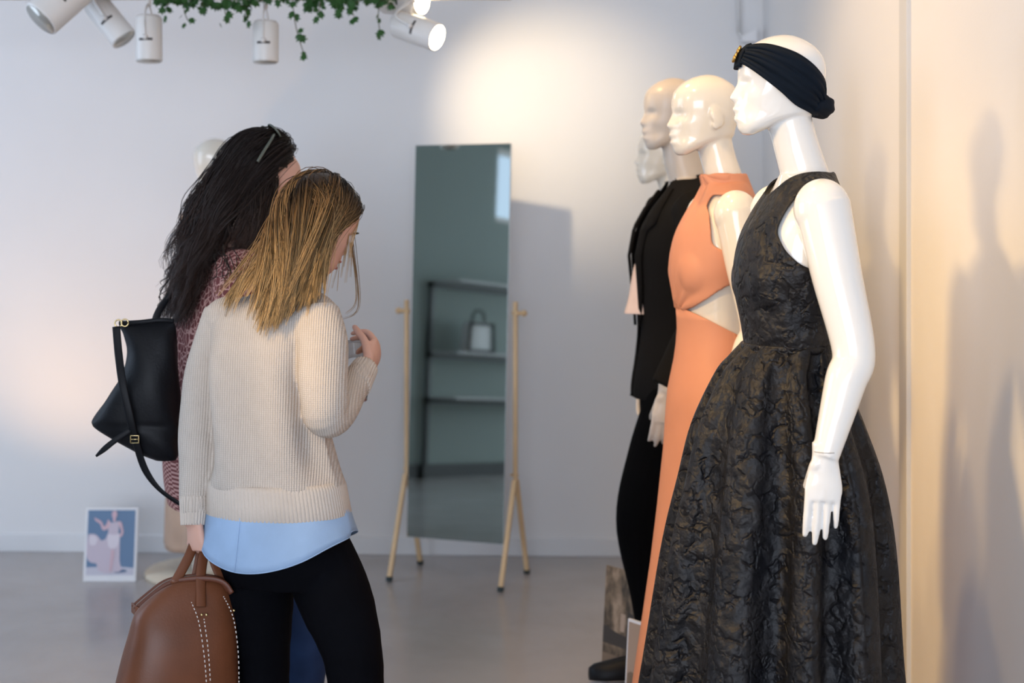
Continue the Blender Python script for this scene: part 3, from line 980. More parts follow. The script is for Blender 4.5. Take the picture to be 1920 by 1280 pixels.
# ---- 4: far mannequin in mustard, mostly behind the blazer
armL = arm_mb((-.012, .168, 1.425), (-.05, .205, 1.14), (.02, .205, .925), (.10, .02, -1), (-.15, -1, 0), (1, 0, -.1))
armR = arm_mb((-.012, -.168, 1.425), (-.05, -.205, 1.14), (.02, -.205, .925), (.10, -.02, -1), (-.15, 1, 0), (1, 0, -.1))
m4, S4, HM4 = make_mannequin('mannequin', 1256, 5.25, 4, 'glossy cream mannequin in mustard dress, farthest in the row by the corner', 'gloss_cream', height=1.77, arms=[armL, armR], voxel=.005, head_turn=-2)
def keep4(c):
    if c.z > 1.46: return False
    if c.z > 1.30 and c.x > 0 and abs(c.y) < .05 + (c.z - 1.3) * .2 and c.z > 1.38: return False
    if abs(c.y) > .1:
        ex = (c.x + .012) / .07; ez = (c.z - 1.39) / .11
        if ex * ex + ez * ez < 1: return False
    return c.z > .82
o = part(m4, 'dress', garment(core, .006, .008, keep4), 'mustard', local=True, label='mustard dress'); solidify(o, .004)
sk = skirt([(-.01, 0, .95, .175, .112), (-.02, 0, .80, .18, .105), (-.03, 0, .5, .15, .09)], 9, .005, .01, n=120, seed=3)
o = part(m4, 'skirt', sk, 'mustard', local=True); solidify(o, .004, -1)

# ---- 5: mannequin behind the two women, beige floor-length dress, standing on a round plinth disc
armL = arm_mb((-.012, .168, 1.425), (-.05, .205, 1.14), (.02, .205, .925), (.10, .02, -1), (-.15, -1, 0), (1, 0, -.1))
armR = arm_mb((-.012, -.168, 1.425), (-.05, -.205, 1.14), (.02, -.205, .925), (.10, -.02, -1), (-.15, 1, 0), (1, 0, -.1))
m5, S5, HM5 = make_mannequin('mannequin', 392, 5.76, 200, 'cream mannequin in long beige dress by the back wall, behind the women', 'gloss_cream', height=1.76, arms=[armL, armR], voxel=.006, plate='plinth')
pm = MB(); pm.loft([oval((0, 0, z), r, r, FX, 48) for (z, r) in ((0.0, .255), (.012, .255), (.020, .248))])
part(m5, 'plinth_disc', pm, 'plinth', local=True, label='round cream base disc')
def keep5(c):
    if c.z > 1.455: return False
    if abs(c.y) > .1:
        ex = (c.x + .012) / .07; ez = (c.z - 1.38) / .11
        if ex * ex + ez * ez < 1: return False
    return c.z > .86
o = part(m5, 'dress_bodice', garment(core, .006, .008, keep5), 'beige_dress', local=True, label='beige dress bodice'); solidify(o, .004)
sk = skirt([(0, 0, .95, .172, .118), (0, 0, .85, .19, .14), (.0, 0, .5, .20, .165), (0, 0, .12, .205, .175)], 9, .01, .06, n=140, seed=8)
o = part(m5, 'dress_skirt', sk, 'beige_dress', local=True, label='long beige skirt'); solidify(o, .004, -1)

# ------------------------------------------------------------------ hair
def strands(paths, width, taper=True):
    """paths: list of (points, tone). Thin three-sided strands, one mesh, with length / tone stored per point"""
    v = []; f = []; att = []
    for pts, tone, wd in paths:
        n = len(pts); s = len(v)
        prev = None
        for i, p in enumerate(pts):
            t = (pts[min(i + 1, n - 1)] - pts[max(i - 1, 0)]).normalized()
            a = (prev - t * prev.dot(t)) if prev is not None else t.orthogonal()
            a.normalize(); prev = a
            b = t.cross(a)
            q = i / (n - 1)
            w = wd * (1 - .75 * max(0, q - .55) / .45) if taper else wd
            for k in range(3):
                an = 2 * PI * k / 3
                v.append(p + a * math.cos(an) * w + b * math.sin(an) * w * .6)
                att += [q, tone, 0]
        for i in range(n - 1):
            for k in range(3):
                k2 = (k + 1) % 3
                f.append((s + i * 3 + k, s + i * 3 + k2, s + (i + 1) * 3 + k2, s + (i + 1) * 3 + k))
    return v, f, att

def hair_object(root, name, paths, material, cap=None, label=None):
    v, f, att = strands(paths, 1)
    if cap:
        s = len(v); v += cap.v; f += [tuple(s + i for i in q) for q in cap.f]; att += [.05, .4, 0] * len(cap.v)
    me = bpy.data.meshes.new(name)
    off = V(root.location)
    me.from_pydata([tuple(p - off) for p in v], [], f)
    a = me.attributes.new('strand', 'FLOAT_VECTOR', 'POINT')
    a.data.foreach_set('vector', att)
    o = link(name, me, material, root)
    if label: o['label'] = label
    return o

SCALP_SHIFT = [0.0]
def scalp_ok(p):
    u, z = p.x + SCALP_SHIFT[0], p.z
    if z > .172: return u < .078
    if z > .150: return u < .062
    if z > .12: return u < .036
    if z > .085: return u < .012
    return u < -.018 and z > .028

def scalp_cap(Mh, infl):
    rings = head_rings(infl=infl, nz=40, na=56, face=0)
    m_ = MB()
    n = len(rings[0])
    for i in range(len(rings) - 1):
        for j in range(n):
            q = [rings[i][j], rings[i][(j + 1) % n], rings[i + 1][(j + 1) % n], rings[i + 1][j]]
            if all(scalp_ok(p) for p in q): m_.quad(*[Mh @ p for p in q])
    m_.poly([Mh @ p for p in rings[-1]])
    return m_

def scalp_points(n, rnd):
    rings = head_rings(infl=.004, nz=60, na=90, face=0)
    out = []
    while len(out) < n:
        i = int(rnd.random() ** .8 * 60); j = rnd.randrange(90)
        p = rings[min(i, 60)][j]
        if scalp_ok(p): out.append(p.copy())
    return out

def clump(pts, tone, k, spread, width, rnd, wave=None):
    """a lock: k fine hairs around one guide, drawing together towards the tip"""
    out = []
    n = len(pts)
    for j in range(k):
        off = V((rnd.gauss(0, spread), rnd.gauss(0, spread * .7), rnd.gauss(0, spread)))
        cut = rnd.uniform(.84, 1.0)
        m = max(6, int(n * cut))
        q = []
        for i in range(m):
            t = i / (n - 1)
            q.append(pts[i] + off * (.55 + .75 * math.sin(PI * min(1, t * 1.1)) - .35 * t))
        out.append((q, min(1, max(0, tone + rnd.gauss(0, .16))), width * rnd.uniform(.7, 1.35)))
    return out

def push_out(p, blobs):
    for (c, R, Ri) in blobs:
        q = Ri @ (p - c)
        l = q.length
        if 1e-6 < l < 1: p = c + R @ (q / l)
    return p

def blob(c, r, rot=None):
    R = (rot.to_3x3() if rot is not None else Matrix.Identity(3)) @ Matrix.Diagonal(r)
    return (V(c), R, R.inverted())

def hermite(p0, t0, p1, t1, n):
    out = []
    for i in range(n):
        t = i / (n - 1); t2 = t * t; t3 = t2 * t
        out.append(p0 * (2 * t3 - 3 * t2 + 1) + t0 * (t3 - 2 * t2 + t) + p1 * (-2 * t3 + 3 * t2) + t1 * (t3 - t2))
    return out

def head_matrix(center, yaw, pitch, roll=0.0):
    """yaw: 0 looks along +Y, positive to the right of frame; pitch positive looks down; center = middle of the head"""
    f = V((math.sin(yaw) * math.cos(pitch), math.cos(yaw) * math.cos(pitch), -math.sin(pitch)))
    m_ = frame_from((0, 0, 0), f, (math.sin(roll), 0, 1))
    m_.translation = V(center) - m_.to_3x3() @ V((0, 0, .115))
    return m_

def face_parts(root, Mh, brow):
    for sd in (-1, 1):
        c = Mh @ V((.0815, sd * .031, .1065))
        e = MB(); e.ellipsoid(c, (.0105, .0105, .0105), None, 16, 10)
        eo = part(root, 'eye', e, 'eye')
        i_ = MB(); i_.ellipsoid(c + Mh.to_3x3() @ V((.0075, 0, -.001)), (.0042, .0042, .0042), None, 12, 8); part(eo, 'iris', i_, 'iris', base=root.location)
        b = MB(); b.tube([Mh @ V((.0935 - abs(y - .03) * .35, sd * y, .124 + (.003 if .02 < y < .04 else 0))) for y in (.014, .026, .038, .048)], [.0014, .0024, .0022, .001], 8, 4); part(root, 'eyebrow', b, brow)
    for (z, w, r, dx) in ((.0525, .021, .0042, .1005), (.0335, .018, .0048, .0975)):
        l = MB(); l.tube([Mh @ V((dx - .016 * (abs(y) / w) ** 2, y, z - .004 * (abs(y) / w))) for y in (-w, -w * .5, 0, w * .5, w)], [.0012, r * .8, r * .9, r * .8, .0012], 10, 4); part(root, 'lip', l, 'lips')

# ------------------------------------------------------------------ the blonde woman in the knitted sweater
def blonde():
    base = V((-.50, 3.36, 0))
    root = thing('person', base, 'woman with long blonde hair in oatmeal knit sweater and black trousers, holding a glass', 'person')
    fw = V((math.sin(math.radians(20)), math.cos(math.radians(20)), 0))
    Mh = head_matrix(P(600, 410, 3.44), math.radians(50), math.radians(30))
    # torso profile: px centre, px row, Y, half width m, half depth m
    T = [(545, 548, 3.385, .075, .062), (527, 566, 3.385, .130, .088), (514, 600, 3.375, .160, .106), (506, 660, 3.36, .158, .118), (502, 730, 3.345, .146, .117), (505, 800, 3.335, .147, .118), (511, 860, 3.33, .155, .124), (516, 902, 3.33, .164, .131), (518, 925, 3.33, .150, .120)]
    AL = [(428, 592, 3.42), (394, 672, 3.41), (374, 765, 3.38), (370, 860, 3.34), (365, 940, 3.31), (363, 972, 3.30)]
    AR = [(590, 590, 3.31), (603, 650, 3.27), (606, 730, 3.235), (612, 778, 3.235), (640, 757, 3.31), (668, 714, 3.40), (685, 688, 3.45)]
    RL = [.058, .052, .047, .043, .034, .027]
    RR = [.062, .060, .056, .052, .046, .036, .029]
    # --- skin body: head, neck, torso, arms, hands, legs as one surface
    body = head_mb(Mh)
    hc = Mh @ V((-.015, 0, .06))
    body.tube([P(536, 590, 3.37), P(548, 550, 3.385), P(570, 505, 3.41), hc], [.075, .055, .050, .050], 20, 5)
    body.loft([oval(P(c, y, Y), a - .030, b - .030, fw, 32) for (c, y, Y, a, b) in T] + [oval(P(523, 1000, 3.33), .16, .12, fw, 32), oval(P(523, 1040, 3.33), .145, .10, fw, 32)])
    body.tube([P(*q) for q in AL], [r - .010 for r in RL], 16, 5)
    body.tube([P(*q) for q in AR], [r - .010 for r in RR], 16, 5)
    LEGL = [(470, 1010, 3.35), (482, 1110, 3.36), (490, 1230, 3.38), (492, 1370, 3.38), (494, 1500, 3.36)]
    LEGR = [(580, 1010, 3.32), (628, 1120, 3.29), (663, 1235, 3.27), (668, 1370, 3.28), (668, 1525, 3.28)]
    RLG = [.088, .080, .060, .055, .040]
    for lg in (LEGL, LEGR): body.tube([P(*q) for q in lg], [r - .008 for r in RLG], 18, 6)
    # left hand closed round the bag handles
    wl = P(364, 966, 3.30)
    body.add(hand_mb(wl, V((.10, -.05, -1)), V((.75, .65, 0)), V((.3, 1, .2)), scale=.92, wrist_r=.022, curls=[(58, 80, 50), (60, 84, 50), (62, 84, 50), (64, 84, 50)], spread=2, thumb=(25, -25), thumb_in=48))
    # right hand round the glass
    wr = P(688, 686, 3.455)
    body.add(hand_mb(wr, V((.22, .90, .48)), V((-.9, .30, .05)), V((-.15, -.2, 1)), scale=.95, wrist_r=.023, curls=[(38, 46, 30), (40, 46, 30), (42, 48, 30), (44, 48, 30)], spread=5, thumb=(34, 24), thumb_in=24))
    part(root, 'body', solid(body, .0034, 2), 'skin')
    face_parts(root, Mh, 'vine')
    # --- sweater with folds
    def tor(extra=0.0, n=64, Ts=T):
        pts = spline([P(c, y, Y) for (c, y, Y, a, b) in Ts], 5); ab_ = spline([V((a, b, 0)) for (c, y, Y, a, b) in Ts], 5)
        out = []
        for i, (p, r) in enumerate(zip(pts, ab_)):
            t = i / (len(pts) - 1)
            def mod(an):
                # vertical drape folds down the back
                fold = .105 * math.sin(an * 6 + 1.2 + .5 * math.sin(t * 5)) * math.sin(PI * min(1, max(0, (t - .2) / .72))) if an > PI else .012 * math.sin(an * 6)
                return 1 + fold + .014 * math.sin(an * 3 + t * 17) * (t > .3) + .03 * math.exp(-((t - .9) / .06) ** 2)
            out.append(oval(p, r.x + extra, r.y + extra, fw, n, mod))
        return out
    sw = MB(); sw.loft(tor())
    wr_fold = lambda t, an: 1 + .025 * math.sin(t * 26 + an) + .02 * math.sin(an * 3 + t * 9)
    sw.ellipsoid(P(430, 598, 3.41), (.062, .062, .055)); sw.ellipsoid(P(585, 598, 3.32), (.070, .065, .058))
    sw.tube([P(*q) for q in AL[:-1]] + [P(364, 965, 3.30)], RL[:-1] + [.030], 22, 7, mod=wr_fold)
    sw.tube([P(*q) for q in AR[:-1]] + [P(679, 700, 3.43)], RR[:-1] + [.034], 22, 7, mod=wr_fold)
    part(root, 'sweater', solid(sw, .0042, 3), 'knit', label='oatmeal knitted sweater')
    # ribbed hem, cuffs, neckband: real ribs
    def ribs(rings, n, nr, amp):
        m_ = MB(); out = []
        for (c, a, b, f) in rings: out.append(oval(c, a, b, f, n, lambda an: 1 + amp * math.cos(an * nr)))
        m_.loft(out, caps=False); return m_
    hem = ribs([(P(516, 896, 3.33), .160, .128, fw), (P(517, 906, 3.33), .1645, .1315, fw), (P(519, 930, 3.33), .168, .1335, fw), (P(521, 955, 3.33), .172, .1365, fw), (P(521, 959, 3.33), .168, .132, fw)], 900, 112, .0085)
    o = part(root, 'ribbed_hem', hem, 'knit_rib'); solidify(o, .005, -1)
    def cuff(a, b, ra, rb, nr=26):
        m_ = MB(); a, b = P(*a), P(*b)
        m_.tube([a, a.lerp(b, .5), b], [ra, (ra + rb) / 2, rb], 156, 4, caps=False, mod=lambda t, an: 1 + .045 * math.cos(an * nr)); return m_
    o = part(root, 'ribbed_cuff', cuff((365, 930, 3.312), (363, 984, 3.298), .0345, .0285), 'knit_rib'); solidify(o, .004, -1)
    o = part(root, 'ribbed_cuff', cuff((664, 724, 3.385), (685, 688, 3.452), .038, .031), 'knit_rib'); solidify(o, .004, -1)
    nb = MB(); nb.tube([P(541, 562, 3.38), P(547, 548, 3.385), P(551, 538, 3.388)], [.080, .066, .060], 120, 4, caps=False, mod=lambda t, an: 1 + .02 * math.cos(an * 40))
    o = part(root, 'neckband', nb, 'knit_rib'); solidify(o, .005, 0)
    # --- shirt tails
    sh = MB(); out = []
    n = 120
    for i in range(9):
        t = i / 8
        ring = []
        for k in range(n):
            an = 2 * PI * k / n
            back = max(0, -math.sin(an)); side = abs(math.cos(an))
            drop = .062 + .062 * (1 - side ** 2.2) + (.01 if math.sin(an) < 0 else 0)
            c = P(520, 925, 3.33)
            z = c.z - .0 - (drop + .015) * t
            wob = 1 + .010 * math.sin(an * 9 + t * 3) * t
            f = fw; r = V((f.y, -f.x, 0))
            ring.append(V((c.x + .004 * t, c.y, z)) + r * math.cos(an) * (.166 + .020 * t) * wob + f * math.sin(an) * (.131 + .034 * t) * wob)
        out.append(ring)
    sh.loft(out, caps=False)
    o = part(root, 'shirt', sh, 'chambray', label='pale blue denim shirt tails'); solidify(o, .0025, 0)
    hemline = MB()
    hemline.tube([p for p in out[-1]] + [out[-1][0]], .0018, 6, 1); part(o, 'shirt_hem', hemline, 'chambray', base=base)
    sm_ = MB(); kk = int(n * .735); sm_.tube([out[i][kk] + (out[i][kk] - V((P(520, 925, 3.33).x, 3.33, out[i][kk].z))).normalized() * .002 for i in range(9)], .0016, 6, 1); part(o, 'shirt_seam', sm_, 'chambray', base=base)
    # --- trousers
    tr = MB()
    tr.loft([oval(P(c, y, Y), a, b, fw, 40) for (c, y, Y, a, b) in ((520, 925, 3.33, .140, .112), (523, 965, 3.33, .152, .116), (527, 1010, 3.325, .160, .122), (530, 1055, 3.32, .158, .120), (532, 1090, 3.32, .145, .10))])
    for lg in (LEGL, LEGR): tr.tube([P(*q) for q in lg], [.084, .086, .068, .062, .048], 24, 7, mod=lambda t, an: 1 + .012 * math.sin(t * 60 + an * 2) * (t > .3))
    part(root, 'trousers', solid(tr, .005, 3), 'black_denim', label='black slim trousers')
    for lg in (LEGL, LEGR):
        a = P(*lg[-1])
        part(root, 'shoe', shoe_mb((a.x - fw.x * .07, a.y - fw.y * .07, 0), fw, .245, .085, .075), 'black_leather')
    # --- hair
    rnd = random.Random(11)
    R3 = Mh.to_3x3()
    blobs = [blob(Mh @ V((-.004, 0, .118)), (.099, .081, .106), Mh), blob(P(520, 640, 3.365), (.150, .118, .175), Matrix.Rotation(-math.radians(20), 4, 'Z')),
             blob(P(548, 548, 3.385), (.075, .075, .08)), blob(P(430, 600, 3.41), (.066, .066, .06)), blob(P(588, 600, 3.32), (.072, .068, .06))]
    paths = []
    SCALP_SHIFT[0] = .012
    for p in scalp_points(640, rnd):
        root_p = Mh @ p
        az = math.atan2(p.y, -p.x)                     # 0 at the back, + to her left
        q = max(-1.0, min(1.0, az / 1.9))
        tone = rnd.random()
        front_right = (p.x > .02 and p.y < .01)
        if q > .45:
            e = P(rnd.uniform(425, 480) - 45 * rnd.random() ** 4, rnd.uniform(560, 612), 3.30 + .06 * (q - .45)); wt = V((-.10, -.02, -.12))
        elif q > -.35:
            f_ = (q + .35) / .8
            x_ = 562 - 95 * f_ + rnd.gauss(0, 14)
            e = P(x_, 650 - abs(x_ - 492) * .62 - abs(rnd.gauss(0, 24)), 3.215 + .02 * rnd.random()); wt = V((-.08, -.01, -.16))
        elif not front_right or rnd.random() < .8:
            e = P(rnd.gauss(572, 16), rnd.gauss(575, 20), 3.225 + .03 * rnd.random()); wt = V((-.08, -.04, -.14))
        elif rnd.random() < .6:
            e = P(rnd.gauss(596, 6), rnd.gauss(560, 14), 3.26 + .03 * rnd.random()); wt = V((-.02, -.03, -.15))
        else:
            e = P(rnd.gauss(655, 4), rnd.uniform(440, 540), 3.44 + rnd.uniform(-.02, .03)); wt = V((.01, 0, -.13))
        nrm = (R3 @ V((p.x * .9, p.y, (p.z - .115) * .9))).normalized()
        tang = V((0, 0, -1)) + R3 @ V((-.45, .9 * (1 if p.y > 0 else -1) * (1 if p.z > .15 else .2), 0))
        tang = (tang - nrm * tang.dot(nrm)).normalized()
        L_ = (e - root_p).length
        pts = hermite(root_p, (tang * .75 + nrm * .22) * L_ * 1.0, e, wt * (L_ / .2), 16)
        if q <= -.1 and p.y < .012 and e.y < 3.4:           # her right side: swept back past the ear, leaving the cheek bare
            w1 = Mh @ V((min(p.x, .055) * .72 - .002, -.088, min(p.z, .150) - .012))
            w2 = Mh @ V((-.020 + rnd.gauss(0, .009), -.089, .072))
            pts_ = spline([root_p, w1, w2, w2.lerp(e, .5) + V((0, -.012, -.006)), e], 8)
            pts = [pts_[int(i * (len(pts_) - 1) / 15)] for i in range(16)]
        lay = .002 + .012 * rnd.random()
        b2 = [(c, R * (1 + lay / .1), Ri * (1 / (1 + lay / .1))) for (c, R, Ri) in blobs[:1]] + [(c, R * (1 + lay * .5 / .1), Ri * (1 / (1 + lay * .5 / .1))) for (c, R, Ri) in blobs[1:]]
        for it in range(2):
            pts = [pts[0]] + [push_out(x, b2) for x in pts[1:]]
            for s_ in range(3):
                pts = [pts[0]] + [(pts[i - 1] + pts[i] * 2 + pts[i + 1]) / 4 for i in range(1, len(pts) - 1)] + [pts[-1]]
        paths += clump(pts, tone, 8, .0062, .0011, rnd)
    # loose locks in front of the face, one curling under
    for (x0, y0, x1, y1, cx, cy, Y) in ((648, 372, 648, 588, 668, 560, 3.50), (652, 378, 640, 598, 672, 575, 3.49), (640, 370, 622, 540, 640, 470, 3.47), (650, 380, 657, 520, 660, 440, 3.51), (645, 375, 652, 480, 655, 430, 3.49), (646, 373, 632, 545, 640, 450, 3.46), (655, 385, 648, 530, 657, 460, 3.47), (658, 390, 660, 500, 662, 450, 3.49), (642, 372, 640, 520, 650, 450, 3.45), (650, 378, 645, 500, 654, 440, 3.44)):
        a = P(x0, y0, Y); b = P(x1, y1, Y); c = P(cx, cy, Y - .01)
        for j in range(4):
            jt = V((rnd.gauss(0, .003), rnd.gauss(0, .003), rnd.gauss(0, .002)))
            pts = spline([a + jt, (a.lerp(c, .5)) + jt + V((.004, 0, .0)), c + jt * .5, b + jt * .6], 6)
            paths.append((pts, .3 + .5 * rnd.random(), .0009))
    hair_object(root, 'hair', paths, 'blonde', scalp_cap(Mh, .009), 'long straight hair, dark roots fading to golden blonde')
    return root, wl, wr
blonde_root, WL, WR = blonde()

# ------------------------------------------------------------------ glass of coffee in her hand
def tumbler():
    c = P(664, 752, 3.53); h = .148
    root = thing('drinking_glass', c, 'clear tumbler with a little milky coffee in the blonde woman\'s right hand', 'glass')
    g = MB()
    prof = [(.0, 0), (.030, 0), (.0325, .003), (.036, .06), (.040, h), (.0385, h + .0008), (.0375, h), (.0340, .06), (.0305, .010), (.0, .009)]
    g.loft([oval(c + V((0, 0, z)), max(r, .0005), max(r, .0005), FX, 40) for r, z in prof])
    part(root, 'tumbler', g, 'glass')
    l = MB(); l.loft([oval(c + V((0, 0, z)), r, r, FX, 40) for r, z in ((.0300, .0105), (.0318, .030), (.0322, .034))]); part(root, 'coffee', l, 'coffee')
tumbler()

# ------------------------------------------------------------------ cognac leather bag in her left hand
def brown_bag():
    Yb = 3.27
    cx = 338
    root = thing('leather_bag', P(cx, 1330, Yb) * 1.0, 'cognac brown leather holdall hanging from the blonde woman\'s left hand', 'bag')
    fd = V((math.sin(math.radians(28)), -math.cos(math.radians(28)), 0))     # broad side faces the camera, turned a little
    wd = V((-fd.y, fd.x, 0))                                                  # along the bag's width, to image right
    s = F / Yb
    def C(px, py, d=0.0): return P(px, py, Yb) + fd * d
    # body sections from the bottom up: row, left px, right px, half thickness
    sec = [(1352, 232, 432, .060), (1345, 222, 440, .078), (1300, 216, 446, .090), (1240, 228, 444, .088), (1180, 244, 442, .074), (1140, 256, 438, .054), (1112, 284, 431, .036), (1096, 308, 422, .022), (1087, 332, 404, .012)]
    rows = []
    for (y, xl, xr, th) in spline_rows(sec, 5):
        a, b = P(xl, y, Yb), P(xr, y, Yb)
        c = (a + b) / 2; hw = (b - a).length / 2
        rows.append(oval(c, hw, th, fd, 56, e=2.6))
    m_ = MB(); m_.loft(rows)
    part(root, 'bag_body', m_, 'tan_leather')
    # top closure: arched zip strip between two leather lips
    arch = [(252, 1140), (280, 1116), (312, 1093), (350, 1084), (392, 1083), (418, 1091), (432, 1110)]
    for d in (-.011, .011):
        t_ = MB(); t_.tube([C(x, y, d) for x, y in arch], [(.0065, .003)] * len(arch), 12, 5, ref=(0, 0, 1)); part(root, 'top_rim', t_, 'tan_leather_edge')
    z_ = MB(); z_.tube([C(x, y - 2, 0) for x, y in arch], [(.0025, .009)] * len(arch), 12, 5, ref=(0, 0, 1)); part(root, 'zip', z_, 'zip')
    tb = MB(); tb.loft([[C(250, 1132, d), C(268, 1138, d), C(266, 1152, d), C(250, 1152, d)] for d in (-.022, .022)]); part(root, 'end_tab', tb, 'tan_leather', smooth=False, bevel=.002)
    # piping seams and white stitched lines following the front face
    def on_front(px, py, lift=.003):
        best = None
        for i in range(len(sec) - 1):
            y0, y1 = sec[i][0], sec[i + 1][0]
            if y1 <= py <= y0:
                t = (y0 - py) / (y0 - y1)
                xl = sec[i][1] + (sec[i + 1][1] - sec[i][1]) * t; xr = sec[i][2] + (sec[i + 1][2] - sec[i][2]) * t; th = sec[i][3] + (sec[i + 1][3] - sec[i][3]) * t
                u = max(-.98, min(.98, (px - (xl + xr) / 2) / ((xr - xl) / 2)))
                return P(px, py, Yb) + fd * (th * (1 - abs(u) ** 2.6) ** (1 / 2.6) + lift)
        return P(px, py, Yb) + fd * .03
    for line in ([(292, 1128), (305, 1170), (325, 1225), (338, 1290)],):
        q = MB(); q.tube([on_front(x, y, .0005) for x, y in line], .0022, 8, 6); part(root, 'piping', q, 'tan_leather_edge')
    for line in ([(346, 1112), (358, 1150), (364, 1210), (367, 1270), (367, 1320)], [(369, 1148), (372, 1200), (374, 1260), (374, 1320)], [(412, 1112), (428, 1150), (436, 1210), (436, 1270)]):
        pts = spline([on_front(x, y, .002) for x, y in line], 14)
        q = MB()
        for i in range(0, len(pts) - 1, 2): q.tube([pts[i], pts[i + 1]], .0013, 6, 1)
        part(root, 'stitching', q, 'stitch')
    # handles: two loops of flat strap up to the fist
    top = WL + V((.014, .012, -.058))
    for (d, l0, l1, l2, r0) in ((.020, (322, 1092), None, None, (366, 1128)), (-.020, (372, 1086), None, None, (424, 1098))):
        a = on_front(*r0, .002) if d > 0 else C(r0[0], r0[1], -.02)
        b = C(l0[0], l0[1], d)
        off = V((0, 0, 0)) if d > 0 else V((.006, .012, 0))
        apex = top + off
        h = MB(); h.tube([b, b.lerp(apex, .55) + V((-.002, 0, .004)), apex + V((-.012, 0, .002)), apex + V((0, 0, .010)), apex + V((.010, 0, -.002)), a.lerp(apex, .5), a.lerp(apex, .1), a], [(.0115, .0028)] * 8, 12, 5, ref=wd)
        part(root, 'handle', h, 'tan_leather')
    for (x, y) in ((365, 1141), (374, 1141), (431, 1138)):
        r_ = MB(); r_.ellipsoid(on_front(x, y, .004), (.0035, .0035, .0035), None, 12, 8); part(root, 'stud', r_, 'brass')
    # buckle ring, keeper and hanging side strap
    r_ = MB(); ring = [C(270, 1140, .03) + wd * (.007 * math.cos(a)) + V((0, 0, .010 * math.sin(a))) for a in [2 * PI * k / 16 for k in range(17)]]
    r_.tube(ring, .0017, 8, 1); part(root, 'strap_ring', r_, 'steel')
    k_ = MB(); k_.tube([C(262, 1160, .036), C(272, 1160, .038)], [(.006, .006), (.006, .006)], 10, 1); part(root, 'strap_keeper', k_, 'tan_leather_edge')
    s_ = MB(); s_.tube([C(270, 1148, .034), C(266, 1180, .045), C(268, 1230, .075), C(274, 1270, .092), C(280, 1330, .100)], [(.005, .0022), (.006, .0022), (.008, .0022), (.010, .0022), (.010, .0022)], 10, 6, ref=wd); part(root, 'side_strap', s_, 'tan_leather')
def spline_rows(sec, sub):
    a = spline([V(r[:3]) for r in sec], sub); b = spline([V((r[3], 0, 0)) for r in sec], sub)
    return [(p.x, p.y, p.z, q.x) for p, q in zip(a, b)]
brown_bag()

